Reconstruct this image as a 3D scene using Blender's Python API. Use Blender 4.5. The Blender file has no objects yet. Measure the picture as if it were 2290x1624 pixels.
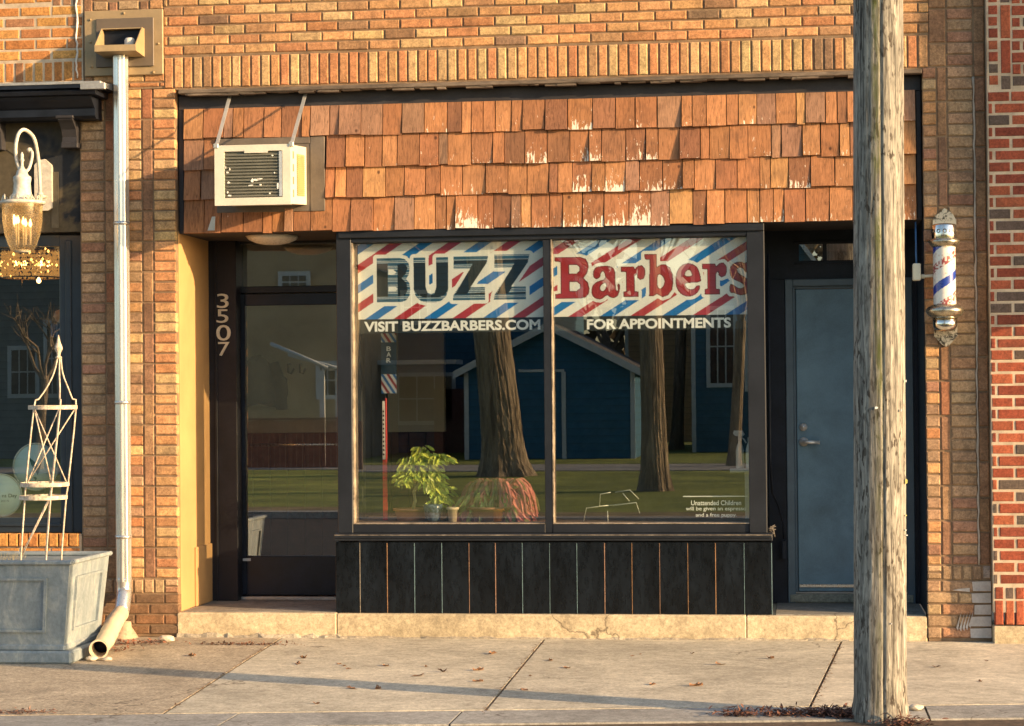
import bpy, bmesh, math, random
import numpy as np
from mathutils import Vector, Matrix
random.seed(7)
RNG = np.random.default_rng(7)
C = bpy.context.scene.collection
SC = bpy.context.scene
PI = math.pi

# ------------------------------------------------------------------ camera model
FPX, CX0, CY0 = 4800.0, 1144.5, 812.0          # focal length and centre, in a 2289 x 1623 frame
YAW, PITCH, ROLL = math.atan(0.13), math.atan(68/4800), 0.009
DIST, EYE = 14.34, 1.65
F0 = Vector((-math.sin(YAW)*math.cos(PITCH), math.cos(YAW)*math.cos(PITCH), math.sin(PITCH)))
R0 = Vector((math.cos(YAW), math.sin(YAW), 0))
U0 = R0.cross(F0)
RV = R0*math.cos(ROLL) - U0*math.sin(ROLL)
UV_ = U0*math.cos(ROLL) + R0*math.sin(ROLL)
CAM = Vector((0, -DIST, EYE))

def ray(px, py):
    return F0 + RV*((px-CX0)/FPX) - UV_*((py-CY0)/FPX)
def P(px, py, Y=0.0):                           # a measured point on the plane y = Y
    d = ray(px, py); t = (Y+DIST)/d.y
    return CAM + d*t
def G(px, py, z=0.0):                           # a measured point on the ground
    d = ray(px, py); t = (z-EYE)/d.z
    return CAM + d*t
def X(px, py, Y=0.0): return P(px, py, Y).x
def Z(px, py, Y=0.0): return P(px, py, Y).z
GL = 0.14                                       # plane of the shop window glass
def RF(px, py, K):                              # real place of something seen mirrored in the glass, K metres in front
    p = P(px, py, 2*GL+K); return Vector((p.x, -K, p.z))

# ------------------------------------------------------------------ materials
MATS = {}
def nodes(name):
    m = bpy.data.materials.new(name); m.use_nodes = True
    nt = m.node_tree; nt.nodes.clear()
    out = nt.nodes.new('ShaderNodeOutputMaterial')
    b = nt.nodes.new('ShaderNodeBsdfPrincipled')
    nt.links.new(b.outputs[0], out.inputs[0])
    return m, nt, b
def N(nt, t, **kw):
    n = nt.nodes.new(t)
    for k, v in kw.items():
        if hasattr(n, k): setattr(n, k, v)
    return n
def L(nt, a, b): nt.links.new(a, b)
def coords(nt, scale=(1,1,1), kind='Object'):
    tc = N(nt, 'ShaderNodeTexCoord'); mp = N(nt, 'ShaderNodeMapping')
    mp.inputs['Scale'].default_value = scale
    L(nt, tc.outputs[kind], mp.inputs[0]); return mp.outputs[0]
def noise(nt, vec, scale, detail=5, rough=.6, dist=0.0):
    n = N(nt, 'ShaderNodeTexNoise'); L(nt, vec, n.inputs['Vector'])
    n.inputs['Scale'].default_value = scale; n.inputs['Detail'].default_value = detail
    n.inputs['Roughness'].default_value = rough; n.inputs['Distortion'].default_value = dist
    return n.outputs[0]
def ramp(nt, fac, stops):
    r = N(nt, 'ShaderNodeValToRGB'); L(nt, fac, r.inputs[0])
    e = r.color_ramp.elements
    while len(e) < len(stops): e.new(.5)
    for i, (p, c) in enumerate(stops):
        e[i].position = p
        e[i].color = (c, c, c, 1) if isinstance(c, (int, float)) else (*c, 1)
    return r.outputs[0]
def mix(nt, fac, a, b, mode='MIX'):
    n = N(nt, 'ShaderNodeMix'); n.data_type = 'RGBA'; n.blend_type = mode
    for sock, v in ((n.inputs[0], fac), (n.inputs[6], a), (n.inputs[7], b)):
        if isinstance(v, (int, float)): sock.default_value = v
        elif isinstance(v, tuple): sock.default_value = (*v, 1)
        else: L(nt, v, sock)
    return n.outputs[2]
def bump(nt, b, h, strength=.3, dist=.01):
    n = N(nt, 'ShaderNodeBump'); n.inputs['Strength'].default_value = strength
    n.inputs['Distance'].default_value = dist
    L(nt, h, n.inputs['Height']); L(nt, n.outputs[0], b.inputs['Normal'])
def mat(name, col, rough=.8, metal=0.0, var=.15, vs=6.0, fine=60.0, bs=.25, bd=.003, stretch=(1,1,1), tint=None, coat=0.0, attr=None, emit=None, spec=.5):
    if name in MATS: return MATS[name]
    m, nt, b = nodes(name)
    v = coords(nt, stretch)
    n1 = noise(nt, v, vs, 6, .65, .3); n2 = noise(nt, v, fine, 4, .7)
    lo = tuple(c*(1-var*1.6) for c in col); hi = tuple(min(1, c*(1+var*1.3)) for c in (tint or col))
    c = ramp(nt, n1, [(.28, lo), (.72, hi)])
    if attr:
        a = N(nt, 'ShaderNodeAttribute'); a.attribute_name = attr
        c = mix(nt, 1.0, c, a.outputs[0], 'MULTIPLY')
    g = ramp(nt, n2, [(.3, 1-var), (.7, 1.0)])
    c = mix(nt, 1.0, c, g, 'MULTIPLY')
    L(nt, c, b.inputs['Base Color'])
    rr = ramp(nt, n2, [(.2, max(.02, rough-.12)), (.8, min(1, rough+.1))]); L(nt, rr, b.inputs['Roughness'])
    b.inputs['Metallic'].default_value = metal
    b.inputs['Coat Weight'].default_value = coat; b.inputs['Specular IOR Level'].default_value = spec
    if bs: bump(nt, b, n2, bs, bd)
    if emit: b.inputs['Emission Color'].default_value = (*emit[0], 1); b.inputs['Emission Strength'].default_value = emit[1]
    MATS[name] = m; return m

# ------------------------------------------------------------------ objects
def link(o, parent=None):
    C.objects.link(o)
    if parent is not None: o.parent = parent
    return o
def wloc(o):
    v = Vector((0,0,0))
    while o is not None: v += o.location; o = o.parent
    return v
def tag(o, label=None, cat=None, group=None, kind=None):
    if label: o['label'] = label
    if cat: o['category'] = cat
    if group: o['group'] = group
    if kind: o['kind'] = kind
    return o
def thing(name, loc, label, cat, group=None):
    o = bpy.data.objects.new(name, None); o.location = loc; o.empty_display_size = .1
    link(o); return tag(o, label, cat, group)
class MB:                                       # collects shapes in world coordinates, builds ONE mesh object
    def __init__(s): s.v = []; s.f = []; s.c = []; s.col = (1,1,1); s.w = []; s.wt = 0; s.sm = []; s.smooth = False
    def add(s, vs, fs):
        o = len(s.v)
        s.v += [tuple(v) for v in vs]; s.c += [s.col]*len(vs); s.w += [s.wt]*len(vs)
        s.f += [tuple(i+o for i in f) for f in fs]; s.sm += [s.smooth]*len(fs)
    def box(s, x0, x1, y0, y1, z0, z1, bev=0.0):
        if x1 < x0: x0, x1 = x1, x0
        if y1 < y0: y0, y1 = y1, y0
        if z1 < z0: z0, z1 = z1, z0
        b = min(bev, (x1-x0)*.45, (y1-y0)*.45, (z1-z0)*.45)
        if b <= 0:
            v = [(x,y,z) for x in (x0,x1) for y in (y0,y1) for z in (z0,z1)]
            s.add(v, [(0,1,3,2),(4,6,7,5),(0,4,5,1),(2,3,7,6),(0,2,6,4),(1,5,7,3)]); return
        bm = bmesh.new(); bmesh.ops.create_cube(bm, size=1)
        for vv in bm.verts:
            vv.co = Vector(((x0+x1)/2+vv.co.x*(x1-x0), (y0+y1)/2+vv.co.y*(y1-y0), (z0+z1)/2+vv.co.z*(z1-z0)))
        bmesh.ops.bevel(bm, geom=list(bm.edges), offset=b, segments=1, affect='EDGES', profile=.5)
        s.bm(bm)
    def bm(s, bm):
        bm.verts.index_update()
        s.add([v.co.copy() for v in bm.verts], [[v.index for v in f.verts] for f in bm.faces]); bm.free()
    def hexa(s, pts):                           # 8 points: bottom 4 (ccw from above), top 4
        s.add(pts, [(3,2,1,0),(4,5,6,7),(0,1,5,4),(1,2,6,5),(2,3,7,6),(3,0,4,7)])
    def prism(s, poly, axis, a, b):             # closed polygon (pairs) extruded along an axis
        n = len(poly)
        def q(p, t): return {'x': (t, p[0], p[1]), 'y': (p[0], t, p[1]), 'z': (p[0], p[1], t)}[axis]
        v = [q(p, a) for p in poly] + [q(p, b) for p in poly]
        f = [tuple(range(n)), tuple(range(2*n-1, n-1, -1))]
        f += [(i, i+n, (i+1) % n + n, (i+1) % n) for i in range(n)]
        s.add(v, f)
    def tube(s, pts, r, seg=10, caps=True, closed=False):
        pts = [Vector(p) for p in pts]; n = len(pts)
        rs = r if isinstance(r, (list, tuple)) else [r]*n
        vs = []; fs = []; prev = None
        for i, p in enumerate(pts):
            if closed: t = pts[(i+1) % n]-pts[i-1]
            else: t = pts[min(i+1, n-1)]-pts[max(i-1, 0)]
            t.normalize()
            if prev is None: a = t.orthogonal().normalized()
            else: a = (prev - t*prev.dot(t)).normalized()
            prev = a; b = t.cross(a)
            for k in range(seg):
                an = 2*PI*k/seg; vs.append(p + (a*math.cos(an)+b*math.sin(an))*rs[i])
        m = n if closed else n-1
        for i in range(m):
            j = (i+1) % n
            for k in range(seg):
                fs.append((i*seg+k, i*seg+(k+1) % seg, j*seg+(k+1) % seg, j*seg+k))
        if caps and not closed:
            fs.append(tuple(range(seg-1, -1, -1))); fs.append(tuple((n-1)*seg+k for k in range(seg)))
        old = s.smooth; s.smooth = True; s.add(vs, fs); s.smooth = old
    def lathe(s, prof, cx, cy, seg=24, cap=True):  # prof: (r, z)
        vs = []; fs = []
        for r, z in prof:
            for k in range(seg):
                a = 2*PI*k/seg; vs.append((cx+r*math.cos(a), cy+r*math.sin(a), z))
        for i in range(len(prof)-1):
            for k in range(seg):
                fs.append((i*seg+k, i*seg+(k+1) % seg, (i+1)*seg+(k+1) % seg, (i+1)*seg+k))
        if cap:
            fs.append(tuple(range(seg-1, -1, -1))); fs.append(tuple((len(prof)-1)*seg+k for k in range(seg)))
        old = s.smooth; s.smooth = True; s.add(vs, fs); s.smooth = old
    def quad(s, a, b, c, d): s.add([a, b, c, d], [(0,1,2,3)])
    def leaf(s, p, d, n, l, w):                 # a folded leaf at p along d, facing n
        d = Vector(d).normalized(); n = Vector(n); sd = d.cross(n).normalized(); n = sd.cross(d)
        p = Vector(p)
        s.add([p, p+d*l*.35+sd*w*.5, p+d*l*.75+sd*w*.35-n*l*.06, p+d*l-n*l*.15, p+d*l*.75-sd*w*.35-n*l*.06, p+d*l*.35-sd*w*.5, p+d*l*.45-n*w*.2],
              [(0,1,6),(1,2,6),(2,3,6),(3,4,6),(4,5,6),(5,0,6)])
    def build(s, name, m, parent=None, fixn=True, label=None):
        me = bpy.data.meshes.new(name); off = wloc(parent) if parent is not None else Vector((0,0,0))
        me.from_pydata([(v[0]-off.x, v[1]-off.y, v[2]-off.z) for v in s.v], [], s.f)
        a = me.color_attributes.new('Col', 'FLOAT_COLOR', 'POINT')
        arr = np.ones((len(s.v), 4), np.float32); arr[:, :3] = np.array(s.c, np.float32).reshape(-1, 3)
        a.data.foreach_set('color', arr.ravel())
        w = me.attributes.new('peel', 'FLOAT', 'POINT'); w.data.foreach_set('value', np.array(s.w, np.float32))
        me.polygons.foreach_set('use_smooth', np.array(s.sm, bool))
        if fixn:
            bm = bmesh.new(); bm.from_mesh(me); bmesh.ops.recalc_face_normals(bm, faces=bm.faces); bm.to_mesh(me); bm.free()
        me.materials.append(m); me.update()
        o = bpy.data.objects.new(name, me); link(o, parent)
        if label: o['label'] = label
        return o
def own_origin(o):                              # a thing that is one mesh: put its origin at its base
    me = o.data; n = len(me.vertices); co = np.empty(n*3, np.float32); me.vertices.foreach_get('co', co); co = co.reshape(-1, 3)
    c = Vector(((co[:,0].min()+co[:,0].max())/2, (co[:,1].min()+co[:,1].max())/2, co[:,2].min()))
    me.transform(Matrix.Translation(-c)); o.location = c; return o

def text_verts(s, bold=0.0):                    # flat filled text as (verts 2d, faces), lower left at 0,0
    cu = bpy.data.curves.new('t', 'FONT'); cu.body = s; cu.size = 1; cu.offset = bold; cu.resolution_u = 4
    ob = bpy.data.objects.new('t', cu); C.objects.link(ob)
    dg = bpy.context.evaluated_depsgraph_get(); me = bpy.data.meshes.new_from_object(ob.evaluated_get(dg))
    v = np.array([(p.co.x, p.co.y) for p in me.vertices]); f = [tuple(p.vertices) for p in me.polygons]
    bpy.data.objects.remove(ob); bpy.data.curves.remove(cu); bpy.data.meshes.remove(me)
    v = v - v.min(axis=0); return v, f
def text_into(mb, s, x0, x1, z0, z1, y, bold=0.0, thick=0.0):
    v, f = text_verts(s, bold); w, h = v.max(axis=0)
    q = [(x0+a/w*(x1-x0), y, z0+b/h*(z1-z0)) for a, b in v]
    mb.add(q, f)
    if thick:
        mb.add([(a, y+thick, c) for a, _, c in q], [tuple(reversed(k)) for k in f])
        from collections import Counter
        ed = Counter()
        for k in f:
            for i in range(len(k)): ed[tuple(sorted((k[i], k[(i+1) % len(k)])))] += 1
        for (i, j), n in ed.items():
            if n == 1: mb.add([q[i], q[j], (q[j][0], y+thick, q[j][2]), (q[i][0], y+thick, q[i][2])], [(0,1,2,3)])
# ================================================================== materials used by the place
M_BRICK = None
def brick_mat(name, rough=.9, stain=(.05,.035,.025)):
    m, nt, b = nodes(name)
    v = coords(nt)
    a = N(nt, 'ShaderNodeAttribute'); a.attribute_name = 'Col'
    n1 = noise(nt, v, 2.2, 6, .7, .5); n2 = noise(nt, v, 60, 6, .8); n3 = noise(nt, v, 18, 5, .7)
    c = mix(nt, 1.0, a.outputs[0], ramp(nt, n3, [(.32, (.68,.65,.62)), (.68, (1.18,1.14,1.08))]), 'MULTIPLY')
    c = mix(nt, 1.0, c, ramp(nt, n2, [(.34, .5), (.62, 1.12)]), 'MULTIPLY')
    c = mix(nt, ramp(nt, n1, [(.50, 0.0), (.72, .5)]), c, stain)
    L(nt, c, b.inputs['Base Color']); b.inputs['Roughness'].default_value = rough
    b.inputs['Specular IOR Level'].default_value = .25
    bump(nt, b, n2, .9, .006)
    return m
M_BRICK = brick_mat('golden_brick')
M_RBRICK = brick_mat('red_brick')
M_MORT = mat('dark_mortar', (.25,.165,.095), .95, var=.25, vs=9, fine=150, bs=.5)
M_LMORT = mat('light_mortar', (.52,.42,.30), .95, var=.2, vs=9, fine=150, bs=.5)
M_BLACK = mat('black_paint', (.012,.016,.026), .5, spec=.25, var=.35, vs=5, fine=90, bs=.1)
M_BOARD = mat('charcoal_board', (.040,.038,.042), .6, spec=.3, var=.25, vs=3, fine=60, bs=.15)
M_FRAME = mat('bronze_metal', (.015,.018,.024), .45, spec=.3, var=.2, vs=4, fine=70, bs=.05)
M_EDGE = mat('worn_metal_edge', (.46,.38,.28), .5, metal=.3, var=.55, vs=9, fine=60)
M_STUCCO = mat('yellow_stucco', (.48,.275,.11), .9, var=.10, vs=1.5, fine=140, bs=.35)
M_CONC = None

def concrete(name, col, speck=.35, crack=True, bs=.4, warm=(1,1,1)):
    m, nt, b = nodes(name)
    v = coords(nt)
    n1 = noise(nt, v, 1.3, 8, .72, .8); n2 = noise(nt, v, 48, 6, .85); n3 = noise(nt, v, 13, 7, .78)
    lo = tuple(c*.6 for c in col); hi = tuple(min(1, c*1.14) for c in col)
    c = ramp(nt, n1, [(.3, lo), (.68, hi)])
    c = mix(nt, 1.0, c, ramp(nt, n2, [(.34, 1-speck*1.3), (.6, 1.1)]), 'MULTIPLY')
    c = mix(nt, 1.0, c, ramp(nt, n3, [(.34, .66), (.62, 1.08)]), 'MULTIPLY')
    h = n3
    sp = N(nt, 'ShaderNodeTexVoronoi'); sp.inputs['Scale'].default_value = 4.5; L(nt, v, sp.inputs['Vector'])
    c = mix(nt, ramp(nt, sp.outputs['Distance'], [(.05, .55), (.085, 0.0)]), c, tuple(x*.35 for x in col))
    st_ = noise(nt, v, .55, 5, .6, 1.2); c = mix(nt, ramp(nt, st_, [(.54, 0.0), (.68, .38)]), c, tuple(x*.42 for x in col))
    if crack:
        vo = N(nt, 'ShaderNodeTexVoronoi'); vo.feature = 'DISTANCE_TO_EDGE'; vo.inputs['Scale'].default_value = .9
        nz = N(nt, 'ShaderNodeTexNoise'); nz.inputs['Scale'].default_value = 5; nz.inputs['Detail'].default_value = 6; L(nt, v, nz.inputs['Vector'])
        vv = N(nt, 'ShaderNodeMix'); vv.data_type = 'RGBA'; vv.blend_type = 'ADD'; vv.inputs[0].default_value = .25
        L(nt, v, vv.inputs[6]); L(nt, nz.outputs['Color'], vv.inputs[7]); L(nt, vv.outputs[2], vo.inputs['Vector'])
        cr = ramp(nt, vo.outputs[0], [(.0, 1.0), (.006, 0.0)])
        msk = ramp(nt, noise(nt, v, .8, 2, .5), [(.52, 0.0), (.58, .8)])
        f = mix(nt, 1.0, cr, msk, 'MULTIPLY')
        c = mix(nt, f, c, (.07,.05,.035))
    L(nt, c, b.inputs['Base Color']); b.inputs['Roughness'].default_value = .92
    b.inputs['Specular IOR Level'].default_value = .25
    bump(nt, b, h, bs, .004)
    return m
M_WALK = concrete('sidewalk_concrete', (.64,.575,.44))
M_WALK2 = concrete('exposed_aggregate', (.60,.50,.36), speck=.55, bs=.8)
M_WALK3 = concrete('new_concrete', (.70,.62,.47), speck=.25, crack=False)
M_KERB = concrete('kerb_concrete', (.40,.385,.345), speck=.3)
M_STEP = concrete('step_concrete', (.66,.54,.35), speck=.3, bs=.9)
M_FLOOR = concrete('recess_floor', (.30,.28,.24), speck=.3)
M_ROAD = concrete('asphalt', (.055,.053,.05), speck=.4, crack=False)
M_DIRT = mat('joint_dirt', (.10,.065,.04), .95, var=.4, vs=30)

# glass: a clear pane with a real reflection
def glass(name, refl=.12, tint=(.85,.9,.88), rough=0.0):
    m = bpy.data.materials.new(name); m.use_nodes = True; nt = m.node_tree; nt.nodes.clear()
    out = N(nt, 'ShaderNodeOutputMaterial'); mx = N(nt, 'ShaderNodeMixShader')
    tr = N(nt, 'ShaderNodeBsdfTransparent'); tr.inputs[0].default_value = (*tint, 1)
    gl = N(nt, 'ShaderNodeBsdfGlossy'); gl.inputs['Roughness'].default_value = rough
    lw = N(nt, 'ShaderNodeFresnel'); lw.inputs[0].default_value = 1.5
    ge = N(nt, 'ShaderNodeNewGeometry')
    ad = N(nt, 'ShaderNodeMath'); ad.operation = 'ADD'; ad.inputs[1].default_value = refl
    fr = N(nt, 'ShaderNodeMath'); fr.operation = 'SUBTRACT'; fr.inputs[0].default_value = 1.0; L(nt, ge.outputs['Backfacing'], fr.inputs[1])
    ml = N(nt, 'ShaderNodeMath'); ml.operation = 'MULTIPLY'
    L(nt, lw.outputs[0], ad.inputs[0]); L(nt, ad.outputs[0], ml.inputs[0]); L(nt, fr.outputs[0], ml.inputs[1]); L(nt, ml.outputs[0], mx.inputs[0])
    L(nt, tr.outputs[0], mx.inputs[1]); L(nt, gl.outputs[0], mx.inputs[2]); L(nt, mx.outputs[0], out.inputs[0])
    # a very slight waviness, as in old plate glass
    bp = N(nt, 'ShaderNodeBump'); bp.inputs['Strength'].default_value = .045; bp.inputs['Distance'].default_value = .002
    L(nt, noise(nt, coords(nt, (1,1,.6)), 2.2, 1, .3), bp.inputs['Height']); L(nt, bp.outputs[0], gl.inputs['Normal'])
    return m
M_GLASS = glass('window_glass', .22, (.95,.97,.96))
M_GLASSD = glass('door_glass', .30, (.93,.95,.93))

# ================================================================== ground
walk_back = 0.0
def kerbY(x): return -3.59 + (x+4.1)*(-2.99+3.59)/(4.15)
def slab(name, x0, x1, m, xb0=None, xb1=None, g=.008):
    # x0,x1 at the wall; xb at the kerb
    xb0 = x0 if xb0 is None else xb0; xb1 = x1 if xb1 is None else xb1
    mb = MB(); n = 10
    a, b, c, d = (x0+g, -.012), (x1-g, -.012), (xb1-g, kerbY(xb1)+.01), (xb0+g, kerbY(xb0)+.01)
    mb.prism([d, c, b, a], 'z', -.1, 0)
    o = mb.build(name, m); tag(o, kind='structure'); return o
slab('sidewalk', -14, -6.6, M_WALK2); slab('sidewalk', -6.6, -3.46, M_WALK2, None, -3.26)
slab('sidewalk', -3.46, -1.66, M_WALK, -3.26, -1.60); slab('sidewalk', -1.66, .31, M_WALK, -1.60, .08)
slab('sidewalk', .31, 2.6, M_WALK3, .08, 2.6); slab('sidewalk', 2.6, 9, M_WALK)
mb = MB(); mb.box(-14, 9, -3.9, .3, -.2, -.012); tag(mb.build('joint_bed', M_DIRT), kind='structure')
# kerb with its joints
xs = [-14, -5.2, G(515,1606).x, G(1022,1601).x, G(2075,1598).x, 4.0, 9]
for a, b in zip(xs[:-1], xs[1:]):
    mb = MB(); g = .006
    mb.prism([(a+g, kerbY(a)-.45), (b-g, kerbY(b)-.45), (b-g, kerbY(b)), (a+g, kerbY(a))], 'z', -.3, -.002)
    tag(mb.build('kerb', M_KERB), kind='structure')
mb = MB(); mb.box(-60, 60, -14.6, -3.0, -.3, -.155); tag(mb.build('road', M_ROAD), kind='structure')
mb = MB(); mb.box(-300, 300, -300, 300, -.6, -.32); tag(mb.build('ground', M_ROAD), kind='structure')

# ================================================================== bricks
GOLD = [((.57,.325,.155),6), ((.54,.285,.135),5), ((.50,.24,.115),4), ((.42,.25,.13),2), ((.54,.37,.19),3), ((.33,.20,.11),1), ((.60,.42,.21),2), ((.26,.17,.11),.6)]
DARK = [((.42,.28,.17),4), ((.36,.24,.15),4), ((.46,.32,.19),3), ((.37,.20,.13),2), ((.45,.26,.15),1)]
ORNG = [((.56,.27,.085),5), ((.50,.22,.075),4), ((.60,.32,.10),3), ((.42,.19,.08),3), ((.33,.17,.09),1)]
VERT = [((.33,.19,.11),4), ((.28,.16,.10),3), ((.38,.23,.13),2), ((.36,.16,.09),1)]
RED = [((.31,.080,.045),6), ((.25,.065,.04),4), ((.36,.105,.055),3), ((.13,.10,.085),1.8)]
def pick(pal):
    c = random.choices([p for p, _ in pal], [w for _, w in pal])[0]
    k = random.uniform(.94, 1.24); return tuple(min(1, x*k*random.uniform(.97, 1.03)) for x in c)
def brick(mb, x0, x1, z0, z1, y=0.0, d=.06, pal=GOLD, c=.006, col=None):
    if x1-x0 < .012 or z1-z0 < .012: return
    j = lambda s=.0015: random.uniform(-s, s)
    x0 += j(); x1 += j(); z0 += j(); z1 += j(); y += random.uniform(-.0015, .002)
    mb.col = col or pick(pal)
    cc = min(c, (x1-x0)*.3, (z1-z0)*.3)
    v = [(x0+cc+j(.001),y,z0+cc+j(.001)),(x1-cc,y+j(.001),z0+cc),(x1-cc+j(.001),y,z1-cc+j(.001)),(x0+cc,y+j(.001),z1-cc),
         (x0,y+cc,z0),(x1,y+cc,z0),(x1,y+cc,z1),(x0,y+cc,z1),
         (x0,y+d,z0),(x1,y+d,z0),(x1,y+d,z1),(x0,y+d,z1)]
    f = [(0,1,2,3)] + [(i+4, (i+1) % 4+4, (i+1) % 4, i) for i in range(4)] + [(i+8, (i+1) % 4+8, (i+1) % 4+4, i+4) for i in range(4)]
    mb.add(v, f)
def bond(mb, x0, x1, z0, z1, pitch, blen, off=0.0, g=.010, pal=GOLD, y=0.0, fn=None, top=True):
    """running bond between x0..x1, courses counted down from z1"""
    k = 0; z = z1
    while z - .02 > z0:
        zb = max(z-pitch+g, z0); o = off + (blen/2 if k % 2 else 0)
        xx = x0 - ((x0 - o) % blen) if True else x0
        xx = math.floor((x0-o)/blen)*blen + o
        while xx < x1:
            a, b = max(xx+g/2, x0), min(xx+blen-g/2, x1)
            if b-a > .02:
                cc = fn((a+b)/2, (z+zb)/2) if fn else None
                if cc != 'skip': brick(mb, a, b, zb, z, y=y, pal=pal, col=cc)
            xx += blen
        z -= pitch; k += 1
def stack(mb, x0, x1, z0, z1, pitch, g=.011, pal=GOLD, y=0.0, fn=None):
    z = z1
    while z-.03 > z0:
        zb = max(z-pitch+g, z0); cc = fn((x0+x1)/2, (z+zb)/2) if fn else None
        brick(mb, x0+g/2, x1-g/2, zb, z, y=y, pal=pal, col=cc); z -= pitch
def soldier(mb, x0, x1, z0, z1, pitch, g=.011, pal=GOLD, y=0.0):
    n = max(1, round((x1-x0)/pitch)); p = (x1-x0)/n
    for i in range(n): brick(mb, x0+i*p+g/2, x0+(i+1)*p-g/2, z0, z1, y=y, pal=pal)

# ================================================================== the barber shop building
shop = thing('barber_shop', (-1.5, .4, 0), 'golden brick barber shop with wood shingle band, striped window signs and two recessed doors', 'shop')
XL, XR = -4.87, 1.283                       # building edges
PL = -4.186                                  # right edge of the left pilaster
PRL = X(2066, 700)                           # left edge of the right pilaster
ZL = 3.752                                   # underside of the brick lintel
ZT = 5.3
wall = MB()
# soldier course and running bond above
xs0 = X(366, 150)
sz0, sz1 = Z(1000,180), Z(1000,111)
soldier(wall, xs0, X(2075,150), sz0, sz1, .0678)
bond(wall, xs0, X(2075,60), sz1+.011, sz1+.011+.0678*6-.002, .0678, .2165, off=xs0+.03)
bond(wall, xs0+.25, X(2075,60), sz1+.011+.0678*6, ZT, .0678, .2165, off=xs0+.03)
soldier(wall, xs0, xs0+.25, sz1+.011+.0678*6, sz1+.0678*9, .0678)
# pilaster columns of the left
def cols_left(z0, z1, pal=DARK):
    pass
p1 = .0703
def mixpal(x, z):
    return None
xa = [X(181,700), X(236,700), X(262,700), X(319,700), X(344,700), PL]
zb_ = Z(350,1293)
stack(wall, xa[0], xa[1], zb_, 3.77, p1, pal=DARK)
stack(wall, xa[1], xa[2], zb_, 3.77, p1*3, pal=VERT)
stack(wall, xa[2], xa[3], zb_, 3.77, p1, pal=GOLD+DARK)
stack(wall, xa[3], xa[4], zb_, 3.77, p1*3, pal=VERT)
stack(wall, xa[4], xa[5], zb_, 3.77, p1, pal=GOLD)
zc = zb_-.011
soldier(wall, xa[0], PL-.10, zc-.09, zc, .072, pal=DARK+VERT)
stack(wall, PL-.10, PL, zc-.09, zc, .05, pal=DARK)
bond(wall, xa[0], PL, .02, zc-.10, .0712, .21, off=PL-.1, pal=[((.24,.14,.08),3),((.19,.12,.075),3),((.28,.15,.08),2)])
# around the vent, above the left pilaster
XB = X(186, 100)
stack(wall, XB, XB+.07, 3.79, ZT, p1*3, pal=VERT)
bond(wall, XB+.07, xs0, 3.79, 3.79+.235, .07, .2165, off=XB, pal=GOLD)
bond(wall, XB+.07, xs0, 3.79+.235, 4.16, .07, .2165, off=XB, pal=GOLD+DARK)
stack(wall, XB+.07, XB+.18, 4.17, ZT, p1, pal=DARK); soldier(wall, XB+.18, XB+.25, 4.17, 4.38, .068, pal=VERT)
stack(wall, XB+.25, XB+.40, 4.17, ZT, p1, pal=DARK); soldier(wall, XB+.40, XB+.47, 4.17, 4.38, .068, pal=VERT)
stack(wall, XB+.47, xs0, 4.17, ZT, p1, pal=GOLD)
# right pilaster
xr = [PRL, X(2099,700), X(2122,700), X(2182,700), XR]
WHITE = (.52,.48,.44)
def whitepatch(x, z):
    return None
ztop_r = Z(2080,152)
zb2 = Z(2150,1262)
stack(wall, xr[0], xr[1], zb2, ztop_r, .0765, pal=DARK+GOLD[:3])
stack(wall, xr[1], xr[2], zb2, ztop_r, .0765*3, pal=VERT)
stack(wall, xr[2], xr[3], zb2, ztop_r, .0765, pal=DARK)
stack(wall, xr[3], xr[4], zb2, ZT, .0765*3, pal=VERT)
x2 = X(2075,150)
stack(wall, x2, xr[2], ztop_r+.011, ZT, .0765*3, pal=VERT)
stack(wall, xr[2], xr[3], ztop_r+.011, ZT, .0765, pal=DARK)
soldier(wall, xr[1], xr[3]+.02, zb2-.10, zb2-.011, .073, pal=DARK)
stack(wall, xr[0], xr[1], zb2-.10, zb2-.011, .048, pal=DARK)
stack(wall, xr[3]+.02, XR, zb2-.10, zb2-.011, .09, pal=[((.42,.36,.32),1)])
bond(wall, PRL, XR, .02, zb2-.11, .0765, .215, off=PRL+.09, pal=DARK, fn=whitepatch)
o_wall = wall.build('brick_wall', M_BRICK, shop)
# mortar bodies: solid masonry behind the brick faces (also the structural walls)
mo = MB(); R_ = .009
mo.box(XL, PL-.006, R_, .30, 0, 3.775); mo.box(XL, XR, R_, .30, 3.775-.012, ZT)
mo.box(PRL+.006, XR, R_, .30, 0, 3.76)
mo.build('mortar', M_MORT, o_wall)

# patchy mortar seam down the right pilaster and white spilled paint
sm = MB(); random.seed(3)
zz = .5; pts = []
while zz < 3.7:
    pts.append((X(2182, 700)+random.uniform(-.004,.004), -.003, zz)); zz += .05
sm.tube(pts, [random.uniform(.004,.009) for _ in pts], 6)
sm.build('caulk_seam', mat('old_caulk', (.42,.36,.29), .9, var=.2), o_wall)
pp = MB(); random.seed(4)
zc = zb2-.11
while zc > .05:
    zl = zc-.0765+.012
    if .08 < zc < .42: 
        wv = random.uniform(.11,.145); pp.prism([(XR-wv,zl),(XR-.004,zl),(XR-.004,zc),(XR-wv+random.uniform(-.01,.02),zc-.004)], 'y', -.0045, .004)
    zc -= .0765
for k in range(5):
    x0 = XR-.15-.02*k; z0 = .10+random.uniform(-.02,.03); pp.prism([(x0,z0),(x0+.012,z0-.02),(x0+.022,z0+.05),(x0+.035,z0+.10)], 'y', -.004-.0003*k, .004)
pp.prism([(XR-.25,.335),(XR-.14,.325),(XR-.14,.35),(XR-.2,.345)], 'y', -.004, .004)
pp.build('paint_spill', mat('white_spill', (.5,.46,.42), .7, var=.2), o_wall)

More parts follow.
